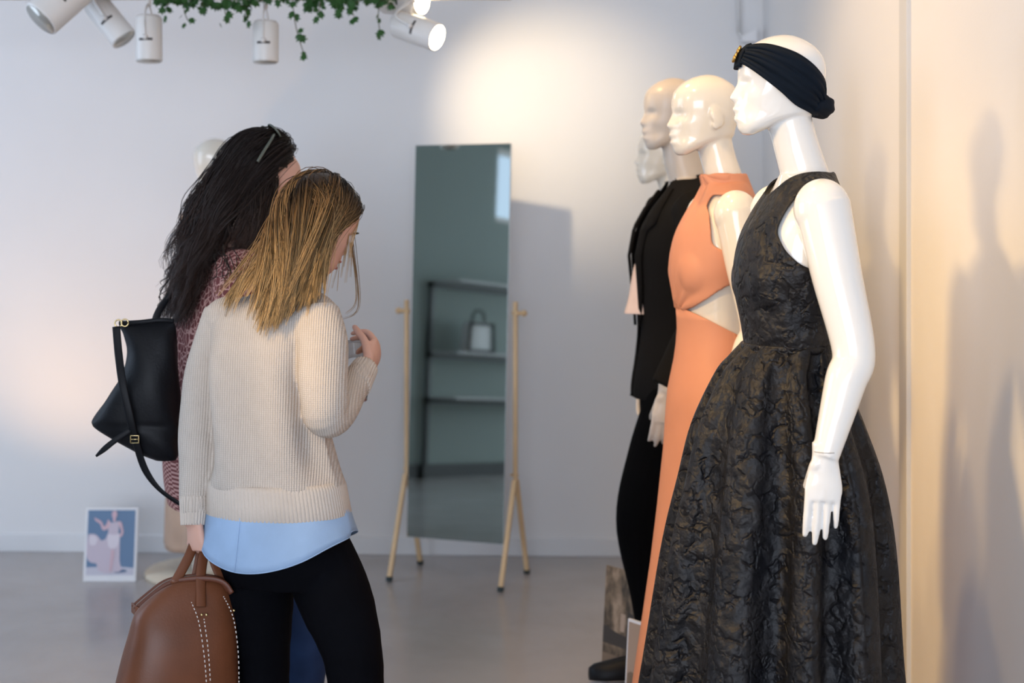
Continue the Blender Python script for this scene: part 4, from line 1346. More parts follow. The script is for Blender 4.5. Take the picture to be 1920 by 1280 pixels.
# ------------------------------------------------------------------ the dark-haired woman in the rose cardigan
def brunette():
    base = V((-.62, 3.82, 0))
    root = thing('person', base, 'woman with long wavy dark hair in a rose patterned cardigan, sunglasses on her head', 'person')
    yw = math.radians(62)
    fw = V((math.sin(yw), math.cos(yw), 0)); rt = V((fw.y, -fw.x, 0))
    Y0 = 3.80
    Mh = head_matrix(P(497, 338, Y0), math.radians(66), math.radians(10))
    T = [(462, 462, Y0, .070, .062), (448, 482, Y0, .125, .085), (434, 520, Y0, .165, .108), (420, 590, Y0, .172, .126), (408, 680, Y0, .168, .132), (404, 760, Y0, .170, .134), (406, 840, Y0, .176, .138), (412, 900, Y0, .180, .142), (420, 945, Y0, .180, .142)]
    sR = P(452, 515, 3.66); sL = P(425, 515, 3.96)
    ARM_R = [sR, P(440, 610, 3.62), P(432, 720, 3.62), P(480, 745, 3.66), P(540, 720, 3.74)]
    ARM_L = [sL, P(425, 610, 4.02), P(430, 720, 4.02), P(480, 740, 3.97), P(540, 715, 3.90)]
    RA = [.066, .060, .054, .046, .034]
    LEG_N = [(470, 960, 3.72), (520, 1080, 3.73), (562, 1190, 3.74), (560, 1300, 3.74), (552, 1385, 3.74)]
    LEG_F = [(462, 960, 3.88), (478, 1080, 3.90), (492, 1190, 3.92), (486, 1300, 3.92), (478, 1340, 3.92)]
    body = head_mb(Mh)
    hc = Mh @ V((-.015, 0, .05))
    body.tube([P(452, 490, Y0), P(466, 455, Y0), P(482, 410, Y0), hc], [.075, .056, .052, .052], 20, 5)
    body.loft([oval(P(c, y, Y), a - .03, b - .03, fw, 32) for (c, y, Y, a, b) in T])
    for A in (ARM_R, ARM_L):
        body.tube(A, [r - .012 for r in RA], 16, 5)
        body.add(hand_mb(A[-1], (A[-1] - A[-2]).normalized(), V((0, 0, -1)) if A is ARM_R else V((0, 0, 1)), V((0, 1, 0)), curl=(25, 30, 20), wrist_r=.024))
    for lg in (LEG_N, LEG_F): body.tube([P(*q) for q in lg], [.085, .078, .058, .054, .040], 16, 5)
    part(root, 'body', solid(body, .004, 2), 'skin')
    face_parts(root, Mh, 'black_plastic')
    sw = MB()
    pts = spline([P(c, y, Y) for (c, y, Y, a, b) in T], 5); ab_ = spline([V((a, b, 0)) for (c, y, Y, a, b) in T], 5)
    sw.loft([oval(p, r.x, r.y, fw, 56, lambda an: 1 + .012 * math.sin(an * 8 + i * .12)) for i, (p, r) in enumerate(zip(pts, ab_))])
    for A in (ARM_R, ARM_L):
        sw.ellipsoid(A[0] + V((0, 0, .005)), (.072, .066, .062))
        sw.tube(A, [r + .004 for r in RA], 20, 7, mod=lambda t, an: 1 + .02 * math.sin(t * 22 + an))
    # cardigan hem dips to a point at the back
    sw.tube([P(352, 900, 3.74), P(356, 935, 3.74), P(360, 955, 3.74)], [(.055, .03), (.035, .022), (.012, .012)], 16, 5, ref=fw)
    part(root, 'cardigan', solid(sw, .005, 4), 'rose', label='dusty rose patterned cardigan')
    tr = MB()
    tr.loft([oval(P(c, y, Y0), a, b, fw, 36) for (c, y, a, b) in ((440, 900, .15, .12), (452, 950, .168, .13), (466, 1000, .172, .135), (478, 1040, .15, .12))])
    for lg in (LEG_N, LEG_F): tr.tube([P(*q) for q in lg], [.105, .094, .072, .064, .050], 22, 7, mod=lambda t, an: 1 + .015 * math.sin(t * 50 + an * 2))
    part(root, 'jeans', solid(tr, .006, 3), 'blue_denim', label='blue jeans')
    for lg in (LEG_N, LEG_F):
        a = P(*lg[-1])
        part(root, 'shoe', shoe_mb((a.x - fw.x * .07, a.y - fw.y * .07, 0), fw, .245, .088, .075), 'black_leather')
    # hair: long loose waves down her back
    rnd = random.Random(23)
    R3 = Mh.to_3x3()
    hb = blob(Mh @ V((-.002, 0, .118)), (.102, .084, .113), Mh)
    tb = [blob(P(424, 640, Y0), (.19, .165, .24), Matrix.Rotation(-yw, 4, 'Z')), blob(sR, (.075, .07, .07)), blob(P(466, 450, Y0), (.07, .07, .09))]
    # outline of the mass on the image: row -> left, right
    out_l = [(300, 395), (340, 372), (400, 346), (460, 333), (500, 312), (540, 300), (600, 312), (640, 326)]
    out_r = [(300, 500), (340, 496), (400, 488), (440, 482), (470, 462), (500, 425), (540, 392), (600, 362), (640, 345)]
    paths = []
    SCALP_SHIFT[0] = .022
    for p in scalp_points(640, rnd):
        rp = Mh @ p
        tone = rnd.random()
        s = min(1, max(0, .5 + .5 * rnd.gauss(-.05, .55)))
        yend = rnd.choice((rnd.uniform(560, 636), rnd.uniform(480, 600), rnd.uniform(590, 638)))
        lx, rx = interp(out_l, yend), interp(out_r, yend)
        Ye = 3.62 + .16 * rnd.random()
        e = P(lx + (rx - lx) * s, yend, Ye)
        nrm = (R3 @ V((p.x * .9, p.y, (p.z - .115) * .9))).normalized()
        tang = V((0, 0, -.7)) + R3 @ V((-1.0, .25 * (1 if p.y > 0 else -1), 0))
        tang = (tang - nrm * tang.dot(nrm)).normalized()
        L_ = (e - rp).length
        n = 26
        pts = hermite(rp, (tang * .85 + nrm * .18) * L_ * .9, e, V((-.12, -.02, -.9)) * L_, n)
        lay = .004 + .022 * rnd.random()
        bl = [(c, R * (1 + lay / .1), Ri * (1 / (1 + lay / .1))) for (c, R, Ri) in [hb]] + tb
        pts = [pts[0]] + [push_out(x, bl) for x in pts[1:]]
        for s_ in range(3): pts = [pts[0]] + [(pts[i - 1] + pts[i] * 2 + pts[i + 1]) / 4 for i in range(1, n - 1)] + [pts[-1]]
        ph = rnd.uniform(0, 6.28); am = rnd.uniform(.008, .022); fr = rnd.uniform(15, 24)
        q = []
        for i, x in enumerate(pts):
            t = i / (n - 1); g = max(0, t - .22) / .78
            q.append(x + V((math.sin(t * fr + ph), .6 * math.cos(t * fr + ph), .2 * math.sin(t * fr * .5))) * am * g)
        paths += clump(q, tone, 7, .0075, .0012, rnd)
    # locks falling in front of the ear and over the neck on her right side
    for k in range(110):
        a = Mh @ V((rnd.uniform(-.065, .012), -.084 - .006 * rnd.random(), rnd.uniform(.07, .135)))
        e = P(rnd.uniform(425, 486), rnd.uniform(452, 505), 3.655 + .03 * rnd.random())
        pts = hermite(a, V((-.01, -.05, -.10)), e, V((-.07, .01, -.12)), 20)
        ph = rnd.uniform(0, 6.28)
        pts = [x + V((.006 * math.sin(i * .7 + ph), .003 * math.cos(i * .7 + ph), 0)) * (i / 19) for i, x in enumerate(pts)]
        paths += clump(pts, rnd.random(), 6, .005, .0012, rnd)
    # a few flyaway curls at the left edge
    for k in range(26):
        y0 = rnd.uniform(420, 560); x0 = interp(out_l, y0) + 14
        a = P(x0, y0, 3.70); dx = -rnd.uniform(6, 24); dy = rnd.uniform(20, 70)
        b = P(x0 + dx, y0 + dy * .5, 3.69); c = P(x0 + dx * .3 + rnd.uniform(-8, 8), y0 + dy, 3.70)
        paths.append((spline([a, b, c], 8), rnd.random(), .0012))
    for k in range(10):
        x0 = rnd.uniform(400, 450); y0 = rnd.uniform(478, 500)
        a = P(x0, y0 - 20, 3.60); b = P(x0 + rnd.uniform(-10, 25), y0 + 18, 3.585); c = P(x0 + rnd.uniform(-30, 10), y0 + 30, 3.59)
        paths.append((spline([a, b, c], 8), rnd.random(), .0016))
    hair_object(root, 'hair', paths, 'brunette', scalp_cap(Mh, .008), 'long wavy dark brown hair')
    SCALP_SHIFT[0] = 0.0
    return root, Mh
bru_root, MhB = brunette()

def sunglasses():
    root = thing('sunglasses', MhB @ V((.05, 0, .215)), 'dark sunglasses pushed up on the dark-haired woman\'s head', 'sunglasses')
    R3 = MhB.to_3x3()
    tilt = R3 @ Matrix.Rotation(math.radians(-48), 3, 'Y')
    for sd in (-1, 1):
        c = MhB @ V((-.006, sd * .037, .243))
        l = MB(); l.ellipsoid(c, (.0035, .027, .023), tilt, 24, 12); part(root, 'lens', l, 'dark_lens')
        rim = MB(); pts = [c + tilt @ V((0, .0285 * math.cos(a), .0245 * math.sin(a))) for a in [2 * PI * k / 28 for k in range(29)]]
        rim.tube(pts, .0026, 8, 1); part(root, 'rim', rim, 'tortoise')
        t_ = MB(); t_.tube([MhB @ V((-.014, sd * .068, .234)), MhB @ V((-.026, sd * .092, .212)), MhB @ V((-.042, sd * .107, .180)), MhB @ V((-.054, sd * .110, .150))], [(.0040, .0020)] * 4, 8, 6, ref=R3 @ V((1, 0, .5))); part(root, 'temple', t_, 'tortoise')
    b = MB(); b.tube([MhB @ V((.0, -.010, .246)), MhB @ V((.002, 0, .250)), MhB @ V((.0, .010, .246))], .0022, 8, 4); part(root, 'bridge', b, 'tortoise')
sunglasses()

# ------------------------------------------------------------------ her black shoulder bag
def black_bag():
    Yb = 3.57
    root = thing('shoulder_bag', P(250, 860, Yb), 'slouchy black leather shoulder bag behind the dark-haired woman', 'bag')
    fd = V((-.25, -1, 0)).normalized()
    # silhouette rows: row, left px, right px, half thickness
    sec = [(862, 292, 330, .020), (850, 262, 336, .034), (830, 225, 338, .045), (808, 190, 338, .050), (795, 176, 338, .050), (780, 178, 338, .055), (740, 205, 336, .060), (700, 232, 334, .056), (660, 240, 332, .045), (630, 232, 330, .032), (612, 224, 328, .018), (604, 226, 326, .010)]
    rows = []
    for i, (y, xl, xr, th) in enumerate(spline_rows(sec, 5)):
        a, b = P(xl, y, Yb), P(xr, y, Yb)
        rows.append(oval((a + b) / 2, (b - a).length / 2, th, (0, -1), 48, lambda an: 1 + .025 * math.sin(an * 5 + i * .35), e=2.3))
    m_ = MB(); m_.loft(rows); part(root, 'bag_body', m_, 'black_leather')
    tr = MB(); tr.tube([P(224, 606, Yb - .01), P(262, 604, Yb - .022), P(300, 600, Yb - .02), P(326, 602, Yb - .01)], [(.006, .004)] * 4, 10, 5, ref=(0, 0, 1)); part(root, 'top_rim', tr, 'black_leather')
    for (x, y) in ((222, 606), (234, 605)):
        r_ = MB(); c = P(x, y, Yb - .03); r_.tube([c + V((.009 * math.cos(a), 0, .009 * math.sin(a))) for a in [2 * PI * k / 18 for k in range(19)]], .0019, 8, 1); part(root, 'ring', r_, 'brass')
    st = MB(); st.tube([P(218, 612, Yb - .035), P(222, 660, Yb - .05), P(230, 720, Yb - .075), P(243, 780, Yb - .078), P(254, 826, Yb - .062), P(272, 880, Yb - .04), P(300, 918, Yb - .03), P(338, 945, Yb - .02)], [(.010, .0022)] * 4 + [(.009, .0022)] * 2 + [(.006, .002)] * 2, 10, 6, ref=(1, 0, 0)); part(root, 'long_strap', st, 'black_leather')
    tl = MB(); tl.tube([P(245, 806, Yb - .072), P(215, 826, Yb - .075), P(195, 842, Yb - .074), P(180, 855, Yb - .07)], [(.007, .002)] * 3 + [(.003, .0015)], 10, 6, ref=(0, 0, 1)); part(root, 'strap_tail', tl, 'black_leather')
    bk = MB(); c = P(253, 823, Yb - .070)
    sq = [c + V((x, -.002, z)) for x, z in ((-.010, -.009), (.010, -.009), (.010, .009), (-.010, .009), (-.010, -.009))]
    bk.tube(sq, .0017, 8, 1); bk.tube([c + V((-.010, -.003, 0)), c + V((.010, -.003, 0))], .0014, 8, 1); part(root, 'buckle', bk, 'brass')
    # shoulder handle up over her shoulder
    h = MB(); h.tube([P(290, 604, Yb), P(304, 572, Yb + .08), P(345, 528, Yb + .15), P(405, 492, Yb + .14), P(440, 484, 3.68)], [(.010, .003)] * 5, 10, 6, ref=(1, 0, 0)); part(root, 'shoulder_handle', h, 'black_leather')
black_bag()

# ------------------------------------------------------------------ cheval mirror
def mirror():
    Ym = 5.70
    yaw = math.radians(20)
    n = V((-math.sin(yaw), -math.cos(yaw), 0)); ac = V((math.cos(yaw), -math.sin(yaw), 0))
    c0 = V(((863 - 960) / F * Ym, Ym, 0))
    root = thing('standing_mirror', c0, 'tall frameless standing mirror on pale wooden A-legs by the back wall', 'mirror')
    hw = .235
    for sd in (-1, 1):
        b = c0 + ac * (sd * hw)
        zs, zt = .37, 1.105
        m_ = MB(); m_.tube([b + V((0, 0, zs - .02)), b + V((0, 0, zt))], [(.013, .011)] * 2, 4, 1, ref=ac + n); part(root, 'post', m_, 'birch', smooth=False, bevel=.002)
        for (d, e) in ((.165, 'f'), (-.135, 'b')):
            f = b + n * d + ac * (sd * .0)
            m_ = MB(); m_.tube([b + n * (.012 if d > 0 else -.012) + V((0, 0, zs + .03)), f + V((0, 0, .016))], [(.014, .012)] * 2, 4, 1, ref=ac + n); lg = part(root, 'leg', m_, 'birch', smooth=False, bevel=.002)
            m_ = MB(); m_.tube([f + V((0, 0, .018)), f + n * (.004 if d > 0 else -.004) + V((0, 0, 0))], [(.016, .014)] * 2, 4, 1, ref=ac + n); part(lg, 'foot', m_, 'foot', smooth=False, base=c0)
        m_ = MB(); q = b + V((0, 0, 1.06)); m_.tube([q - ac * .012 * sd, q + ac * .034 * sd], .009, 14, 1); m_.ellipsoid(q + ac * .036 * sd, (.013, .013, .013), None, 14, 10); part(root, 'pivot_knob', m_, 'birch')
        m_ = MB(); q = b + V((0, 0, .42)); m_.tube([q - ac * .02 * sd, q + ac * .012 * sd], .005, 10, 1); part(root, 'dowel', m_, 'birch')
    tl = math.radians(3.2)
    up = V((0, 0, 1)) * math.cos(tl) - n * math.sin(tl)
    nn = n * math.cos(tl) + V((0, 0, 1)) * math.sin(tl)
    cc = c0 + V((0, 0, .945)) + n * .012
    fr = frame_from(cc, ac, up)      # x across, z up, y = up x ac -> away
    m_ = MB(); m_.box((-.2075, -.004, -.79), (.2075, .004, .79), fr); part(root, 'mirror_backing', m_, 'mirror_edge', smooth=False)
    m_ = MB(); sgn = -1 if (fr.to_3x3() @ V((0, 1, 0))).dot(n) < 0 else 1
    m_.box((-.2055, .0041 * sgn if sgn < 0 else .0041, -.788), (.2055, .0065 if sgn > 0 else -.0065, .788), fr); part(root, 'mirror_glass', m_, 'mirror', smooth=False)
mirror()

# ------------------------------------------------------------------ prints standing on the floor
def flat(root, name, polys, mats, fr, base):
    """flat print: polygons in the card plane (x across, z up), each layer a hair in front of the last"""
    m_ = MB()
    for i, (pts, mi) in enumerate(polys):
        m_.poly([fr @ V((x, -.0012 - .0003 * i, z)) for x, z in pts], mi)
    return part(root, name, m_, mats, smooth=False, base=base)

def poster():
    Y = 5.62; a = P(156, 1088, Y); b = P(254, 1088, Y)
    w = b.x - a.x; h = w * 1.385
    c = V(((a.x + b.x) / 2, Y, 0))
    root = thing('fashion_poster', c, 'small white-bordered poster of a figure in a pale gown, leaning on left back wall', 'poster')
    tl = math.radians(8)
    fr = Matrix.Translation(c) @ Matrix.Rotation(-tl, 4, 'X') @ Matrix.Rotation(math.radians(3), 4, 'Z')
    m_ = MB(); m_.box((-w / 2, 0, 0), (w / 2, .010, h), fr); part(root, 'board', m_, 'paper', smooth=False, bevel=.0015)
    st = MB(); st.box((-.01, .01, 0), (.01, .016, h * .6), fr); part(root, 'stay', st, 'paper', smooth=False)
    # print coordinates measured on a 650 x 900 picture
    def Q(pts): return [((x - 325) / 650 * (w * .90), h * .085 + (900 - y) / 900 * (h * .885)) for x, y in pts]
    def sm(pts, k=5):
        q = [V((x, y, 0)) for x, y in pts]; q = spline(q + [q[0]], k)[:-1]
        return [(p.x, p.y) for p in q]
    polys = [(Q([(0, 900), (650, 900), (650, 0), (0, 0)]), 0),
             (Q([(0, 900), (650, 900), (650, 800), (420, 780), (0, 790)]), 4),
             (Q(sm([(440, 830), (520, 820), (560, 850), (440, 870), (380, 860)])), 1),
             (Q(sm([(20, 330), (110, 335), (170, 390), (190, 420), (250, 400), (290, 330), (430, 330), (450, 500), (455, 700), (480, 830), (380, 860), (260, 870), (160, 820), (140, 740), (60, 720), (5, 640), (5, 400)])), 2),
             (Q(sm([(285, 320), (430, 320), (440, 420), (400, 520), (310, 520), (280, 420)])), 3),
             (Q(sm([(30, 360), (90, 350), (140, 400), (110, 480), (40, 470)])), 3),
             (Q(sm([(275, 150), (320, 175), (400, 160), (440, 160), (430, 230), (415, 330), (300, 330), (285, 260)])), 2),
             (Q(sm([(275, 130), (305, 160), (300, 230), (250, 275), (205, 270), (170, 190), (110, 150), (90, 105), (135, 125), (190, 160), (225, 225), (260, 190)])), 5),
             (Q(sm([(415, 160), (460, 165), (485, 250), (495, 310), (470, 370), (440, 350), (465, 300), (440, 230)])), 5),
             (Q(sm([(330, 30), (365, 5), (395, 30), (398, 80), (380, 115), (385, 150), (345, 155), (345, 115), (330, 80)])), 5),
             (Q(sm([(335, 560), (365, 540), (375, 620), (360, 760), (345, 840), (325, 840), (330, 700)])), 5)]
    flat(root, 'print', polys, ['print_blue', 'print_blue_dark', 'print_gown', 'print_gown_light', 'print_floor', 'print_skin'], fr, c)
poster()

def floor_print(px_far, px_near, py_top_far, Yfar, name, label, kind):
    x0 = (px_far - 960) / F * Yfar
    a = V((x0, Yfar, 0))
    htop = CAMZ - (py_top_far - HY) / F * Yfar
    dirn = V((.6, -.8, 0)).normalized()
    # near end: solve for the wanted pixel column
    t = 0.0
    for i in range(400):
        t = i * .002; q = a + dirn * t
        if 960 + q.x / q.y * F >= px_near: break
    root = thing(name, a + dirn * t / 2, label, 'photograph')
    fr = frame_from(root.location, dirn, (.05, .04, 1))
    w = t
    m_ = MB(); m_.box((-w / 2, -.004, 0), (w / 2, .004, htop), fr)
    part(root, 'card', m_, 'paper' if kind == 'b' else 'sepia_mid', smooth=False)
    yn = (fr.to_3x3() @ V((0, 1, 0)))
    s = 1 if yn.x < 0 else -1
    def lay(pts, i): return [fr @ V((x * w - w / 2, s * (.0045 + .0003 * i), z * htop)) for x, z in pts]
    m_ = MB()
    if kind == 'a':
        m_.poly(lay([(0, .12), (1, .12), (1, 1), (0, 1)], 0), 0)
        m_.poly(lay([(0, 0), (1, 0), (1, .12), (0, .12)], 0), 1)
        m_.poly(lay([(.56, .38), (.70, .38), (.72, .56), (.56, .56)], 1), 2)
        m_.poly(lay([(.75, .30), (.98, .30), (.98, .58), (.78, .60)], 1), 3)
        m_.poly(lay([(.0, .22), (1, .22), (1, .33), (.4, .36), (0, .40)], 1), 3)
        part(root, 'print', m_, ['sepia_a', 'sepia_mid', 'sepia_light', 'sepia_dark'], smooth=False)
    else:
        m_.poly(lay([(.03, .03), (.97, .03), (.97, .97), (.03, .97)], 0), 0)
        m_.poly(lay([(.40, .03), (.47, .03), (.46, .97), (.40, .97)], 1), 1)
        m_.poly(lay([(.05, .03), (.36, .03), (.36, .34), (.28, .40), (.14, .41), (.05, .38)], 1), 2)
        m_.poly(lay([(.55, .03), (.95, .03), (.95, .52), (.82, .58), (.62, .56), (.56, .40)], 2), 1)
        m_.poly(lay([(.66, .56), (.82, .56), (.84, .70), (.76, .76), (.66, .70)], 3), 3)
        m_.poly(lay([(.64, .66), (.70, .76), (.80, .78), (.87, .70), (.86, .60), (.82, .71), (.72, .71), (.67, .60)], 4), 1)
        part(root, 'print', m_, ['sepia_light', 'sepia_dark', 'sepia_mid', 'sepia_light'], smooth=False)
    return root
floor_print(1130, 1186, 1060, 4.56, 'photograph_card', 'larger sepia photograph card standing on floor beside the black shoe', 'a')
floor_print(1172, 1240, 1160, 4.15, 'photograph_card', 'smaller pale sepia photograph of a seated figure, by the peach gown hem', 'b')

# ------------------------------------------------------------------ lamp beam with spotlights and ivy
BY = 4.72
bz0 = P(960, -4, BY).z
beam_root = thing('lighting_beam', (-.95, BY, bz0), 'pale hanging beam carrying the spotlights at the top of the picture', 'beam')
m_ = MB(); m_.box((-2.3, BY - .05, bz0), (.0, BY + .05, bz0 + .07)); part(beam_root, 'beam', m_, 'beam', smooth=False, bevel=.004)
for x in (-2.1, -.2):
    m_ = MB(); m_.tube([(x, BY, bz0 + .06), (x, BY, 3.2)], .006, 10, 1); part(beam_root, 'hanger_rod', m_, 'steel')

def spotlight(px, py, Y, tilt_dir, label, lit=False, r=.044, ln=.15):
    """px,py: middle of the can; tilt_dir: world direction the lamp points"""
    c = P(px, py, Y); d = V(tilt_dir).normalized()
    root = thing('spotlight', c, label, 'spotlight', group=None)
    back = c - d * ln / 2; front = c + d * ln / 2
    ref = d.orthogonal()
    can = MB(); can.tube([back - d * .006, back, back + d * .006, c, front - d * .004, front], [r * .86, r * .95, r, r, r, r * .98], 28, 1)
    part(root, 'can', can, 'white_metal')
    vf = (V((0, -1, 0)) + d * d.y).normalized(); va = d.cross(vf); slot = MB(); slot.loft([[c + d * (.006 + q) + va * (w_ * r) + vf * (r * math.sqrt(1 - w_ * w_) + e_) for w_ in (-.5, -.25, 0, .25, .5)] + [c + d * (.006 + q) + va * (w_ * r) + vf * (r * math.sqrt(1 - w_ * w_) - .004) for w_ in (.5, .25, 0, -.25, -.5)] for q, e_ in ((-.004, .0012), (.004, .0012))]); part(root, 'vent_slot', slot, 'dark_gap', smooth=False)
    lens = MB(); lens.tube([front - d * .001, front + d * .0025], r * .88, 24, 1); part(root, 'lens', lens, 'lamp_glow' if lit else 'lamp_off')
    # yoke and stem to the beam
    side = d.cross(V((0, 1, 0))) if abs(d.y) < .8 else d.cross(V((1, 0, 0)))
    side = V((0, 1, 0)) - d * d.y
    side.normalize()
    top = V((c.x - d.x * .03, BY, bz0 + .01))
    yk = MB()
    for s in (-1, 1):
        yk.tube([c + side * r * 1.06 * s, c + side * r * 1.1 * s - d * .06 + V((0, 0, .02)), (top + c) / 2 + V((0, 0, .045))], [(.006, .0025)] * 3, 8, 5, ref=d)
    part(root, 'yoke', yk, 'white_metal')
    stm = MB(); stm.tube([(top + c) / 2 + V((0, 0, .035)), top], .008, 10, 1); part(root, 'stem', stm, 'white_metal')
    for s in (-1, 1):
        kb = MB(); kb.tube([c + side * r * .98 * s, c + side * (r + .014) * s], .009, 12, 1); part(root, 'knob', kb, 'white_metal')
    return root
spotlight(112, 4, BY - .25, (-.45, -.35, -.55), 'large white spotlight at the top left corner, cut by the frame', r=.062, ln=.17)
spotlight(206, 40, BY + .05, (.62, -.1, -.75), 'white spotlight tilted down to the right, second from the left', r=.046, ln=.16)
spotlight(279, 74, BY, (.02, -.05, -1), 'warm-lit upright white spotlight, third from the left', r=.044, ln=.145)
spotlight(498, 80, BY, (.0, -.05, -1), 'white spotlight hanging alone under the middle of the ivy', r=.043, ln=.13)
spotlight(756, 0, BY + .09, (.74, -.42, -.10), 'glowing spotlight, upper one of the lit pair', lit=True, r=.050, ln=.15)
spotlight(782, 57, BY - .05, (.78, -.40, -.32), 'glowing spotlight, lower one of the lit pair', lit=True, r=.047, ln=.16)
SW = P(652, -62, BY)
spotlight(652, -62, BY, (.50, 1.4, -.22), 'white spotlight above the ivy washing the back wall', lit=True, r=.04, ln=.13)
spot_light('wall_wash_light', SW + V((.06, .16, -.03)), (.16, 6.05, 1.86), 60, 50, (1.0, 0.78, 0.50), blend=1.0, radius=.03)
# key spots left of frame that light the mannequins and throw their shadows on the right wall
for i, (loc, tgt, pw) in enumerate((((-1.95, 1.75, 2.45), (1.0, 3.2, .55), 160), ((-1.75, 2.05, 2.45), (.95, 3.9, .7), 105))):
    spot_light('mannequin_key_light', loc, tgt, pw, 42, (1.0, .64, .25), blend=.9, radius=.11)
    l = V(loc); d = (V(tgt) - l).normalized()
    root = thing('ceiling_spotlight', l - d * .09, ['white ceiling spotlight aimed at the nearest mannequin, left of view', 'white ceiling spotlight aimed at the farther mannequins, left of view'][i], 'spotlight')
    cn = MB(); cn.tube([l - d * .17, l - d * .16, l - d * .02], [.04, .05, .05], 24, 1); part(root, 'can', cn, 'white_metal')
    le = MB(); le.tube([l - d * .02, l - d * .017], .043, 24, 1); part(root, 'lens', le, 'lamp_glow')
    st = MB(); st.tube([l - d * .10, (l.x - d.x * .10, l.y - d.y * .10, 3.2)], .009, 10, 1); part(root, 'stem', st, 'white_metal')
# ceiling spots over the mannequin row, giving the right wall its warm tone
for i, (loc, tgt) in enumerate((((-.15, 2.9, 3.02), (1.0, 3.3, 1.3)), ((-.15, 4.2, 3.02), (1.0, 4.2, 1.2)))):
    spot_light('row_light', loc, tgt, 66, 92, (1.0, .64, .28), blend=1.0, radius=.05)
    l = V(loc); d = (V(tgt) - l).normalized()
    root = thing('downlight', l - d * .06, ['white ceiling downlight over the nearest mannequin, above view', 'white ceiling downlight over the far mannequins, above view'][i], 'spotlight')
    cn = MB(); cn.tube([l - d * .14, l - d * .13, l - d * .02], [.035, .045, .045], 24, 1); part(root, 'can', cn, 'white_metal')
    le = MB(); le.tube([l - d * .02, l - d * .017], .038, 24, 1); part(root, 'lens', le, 'lamp_glow')
    st = MB(); st.tube([l - d * .08, (l.x - d.x * .08, l.y - d.y * .08, 3.2)], .009, 10, 1); part(root, 'stem', st, 'white_metal')
# floor uplighter left of frame by the back wall
def uplighter():
    c = V((-2.10, 5.35, 0))
    root = thing('floor_uplighter', c, 'small white floor uplighter by the back wall, left of view', 'lamp')
    cn = MB(); cn.loft([oval(c + V((0, 0, z)), r, r, FX, 28) for z, r in ((0, .07), (.01, .07), (.012, .05), (.16, .055))]); part(root, 'can', cn, 'white_metal')
    le = MB(); le.loft([oval(c + V((0, 0, z)), .05, .05, FX, 24) for z in (.161, .164)]); part(root, 'lens', le, 'lamp_glow')
    spot_light('uplighter_light', c + V((0, 0, .18)), c + V((.30, .60, 1.2)), 30, 96, (1.0, .58, .26), blend=.9, radius=.05)
uplighter()

def ivy():
    rnd = random.Random(4)
    leaf_me = bpy.data.meshes.new('leaf')
    o5 = [(0, 0), (.35, -.10), (.55, -.42), (.30, -.45), (.62, -.80), (.22, -.78), (0, -1.15), (-.22, -.78), (-.62, -.80), (-.30, -.45), (-.55, -.42), (-.35, -.10)]
    vv = [(x, .10 * abs(x) - .06 * y * y, y) for x, y in o5] + [(0, -.05, -.5)]
    leaf_me.from_pydata([V(p) * .020 for p in vv], [], [(i, (i + 1) % 12, 12) for i in range(12)])
    leaf_me.materials.append(M['leaf'])
    runs = [('ivy_garland', 'green ivy trailing along the beam from the left spotlights to the middle', [(290, 1), (330, 6), (370, 3), (420, 14), (460, 16), (500, 4)], [(345, 4, 352, 38), (422, 12, 428, 36), (318, 4, 316, 22), (462, 12, 466, 34), (380, 2, 384, 16)]),
            ('ivy_garland', 'green ivy trailing along the beam from the middle to the lit spotlights', [(525, 0), (570, 6), (610, 4), (655, 12), (700, 3), (735, 14)], [(548, 6, 568, 96), (602, 4, 602, 34), (660, 8, 664, 30), (712, 8, 712, 56), (585, 2, 584, 18), (640, 2, 642, 20)])]
    for nm, lb, line, hang in runs:
        root = thing(nm, P(line[0][0], line[0][1], BY - .08), lb, 'ivy')
        cnt = 0
        strands_ = [[P(x, y - 6, BY - .07 - .02 * rnd.random()) for x, y in line], [P(x, y - 16, BY - .06) for x, y in line]]
        strands_ += [[P(a, b - 6, BY - .07), P((a + c) / 2 - 3, (b + d) / 2, BY - .08), P(c, d, BY - .08)] for a, b, c, d in hang]
        for k, st in enumerate(strands_):
            m_ = MB(); m_.tube(st, .0016, 6, 5); part(root, 'stem', m_, 'vine')
            pts = spline(st, 14 if k < 2 else 5)
            for i, p in enumerate(pts):
                for j in range(2 if k < 2 else 1):
                    if rnd.random() < (.58 if k < 2 else .25): continue
                    lo = bpy.data.objects.new('leaf', leaf_me); COL.objects.link(lo); lo.parent = root
                    lo.location = p - V(root.location) + V((rnd.gauss(0, .010), rnd.gauss(-.008, .012), rnd.gauss(0, .008)))
                    lo.rotation_euler = (rnd.gauss(-.3, .4), rnd.gauss(0, .6), rnd.gauss(0, .7))
                    s = rnd.uniform(.8, 1.45); lo.scale = (s, s, s)
ivy()

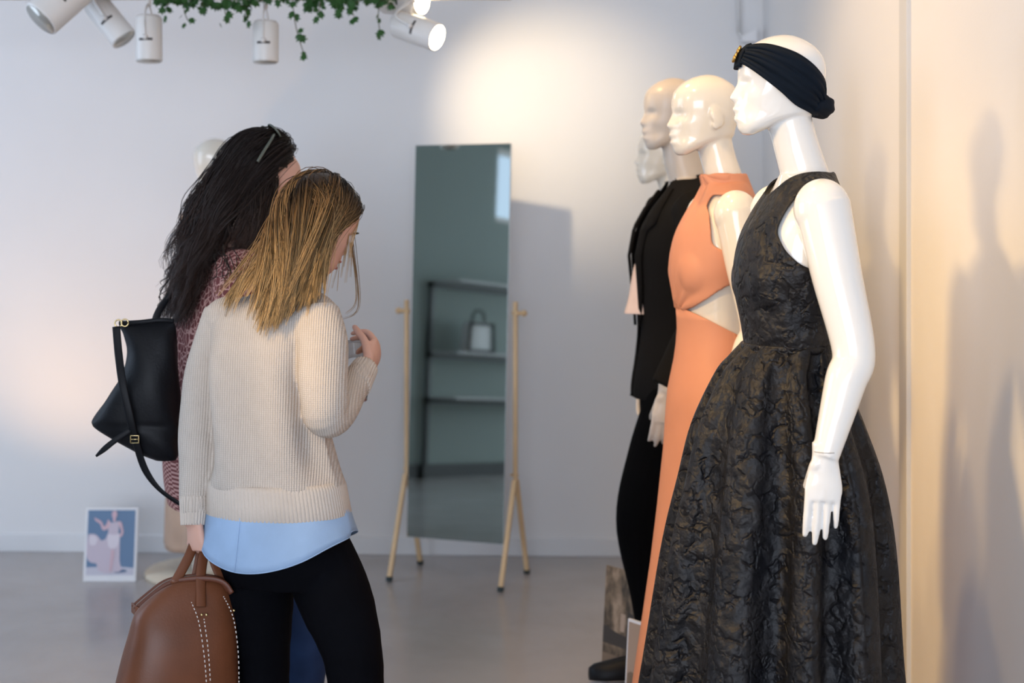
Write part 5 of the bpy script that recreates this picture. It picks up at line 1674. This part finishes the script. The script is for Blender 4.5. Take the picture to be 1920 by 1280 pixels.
# ------------------------------------------------------------------ conduit in the back corner
def conduit():
    Y = 5.98; x = (1385 - 960) / F * Y
    root = thing('wall_conduit', (x, Y, P(0, 62, Y).z), 'grey vertical conduit high in the back corner, above the mannequins', 'pipe')
    m_ = MB(); m_.tube([P(1386, 62, Y), P(1384, 0, Y), V((P(1384, 0, Y).x, Y, 3.2))], .010, 14, 1); part(root, 'pipe', m_, 'trim')
    m_ = MB(); a = P(1376, 62, Y); m_.tube([P(1386, 60, Y), P(1391, 70, Y), P(1402, 78, Y), P(1412, 80, Y)], .010, 14, 5); part(root, 'elbow', m_, 'trim')
    bx = MB(); q = P(1408, 66, Y - .01); bx.loft([[q + V((-.045, d, -.030)), q + V((.022, d, -.030)), q + V((.022, d, .028)), q + V((-.035, d, -.002))] for d in (-.03, .03)]); part(root, 'junction_box', bx, 'paper', smooth=False, bevel=.004)
conduit()

# ------------------------------------------------------------------ what the mirror sees: a display shelf on the grey-green left wall
def display_shelf():
    xw = -4.29; y0, y1 = .1, 1.55
    root = thing('display_shelf', (xw, (y0 + y1) / 2, 0), 'black metal frame display shelf on the grey-green wall, seen in the mirror', 'shelf')
    def bar(a, b, t=.018):
        m_ = MB(); lo = [min(p, q) - t for p, q in zip(a, b)]; hi = [max(p, q) + t for p, q in zip(a, b)]; m_.box(lo, hi); return m_
    for z in (.62, .98, 1.55): part(root, 'rail', bar((xw + .03, y0, z), (xw + .03, y1, z)), 'black_metal', smooth=False)
    for y in (y0, y1): part(root, 'upright', bar((xw + .03, y, .0), (xw + .03, y, 1.55)), 'black_metal', smooth=False)
    for z in (.62, .98, 1.55):
        m_ = MB(); m_.box((xw + .01, y0, z + .02), (xw + .34, y1, z + .035)); part(root, 'shelf_board', m_, 'trim', smooth=False)
    b = thing('handbag', (xw + .18, 1.16, 1.016), 'pale handbag with black edges on the display shelf, seen in the mirror', 'bag')
    m_ = MB(); m_.loft([oval((xw + .18, 1.16, 1.017 + z), w, .06, FX, 32, e=4) for z, w in ((0, .15), (.02, .165), (.22, .14), (.25, .12))]); part(b, 'bag_body', m_, 'trim')
    for w in (.155,):
        m_ = MB(); m_.tube([(xw + .245, 1.16 - w, 1.03), (xw + .245, 1.16 - w * .9, 1.25), (xw + .245, 1.16 + w * .9, 1.25), (xw + .245, 1.16 + w, 1.03), (xw + .245, 1.16 - w, 1.03)], .013, 8, 1); part(b, 'edge_binding', m_, 'black_leather')
    m_ = MB(); m_.tube([(xw + .2, 1.08, 1.26), (xw + .2, 1.11, 1.35), (xw + .2, 1.21, 1.35), (xw + .2, 1.24, 1.26)], .009, 8, 5); part(b, 'handle', m_, 'black_leather')
display_shelf()
bpy.context.view_layer.update()
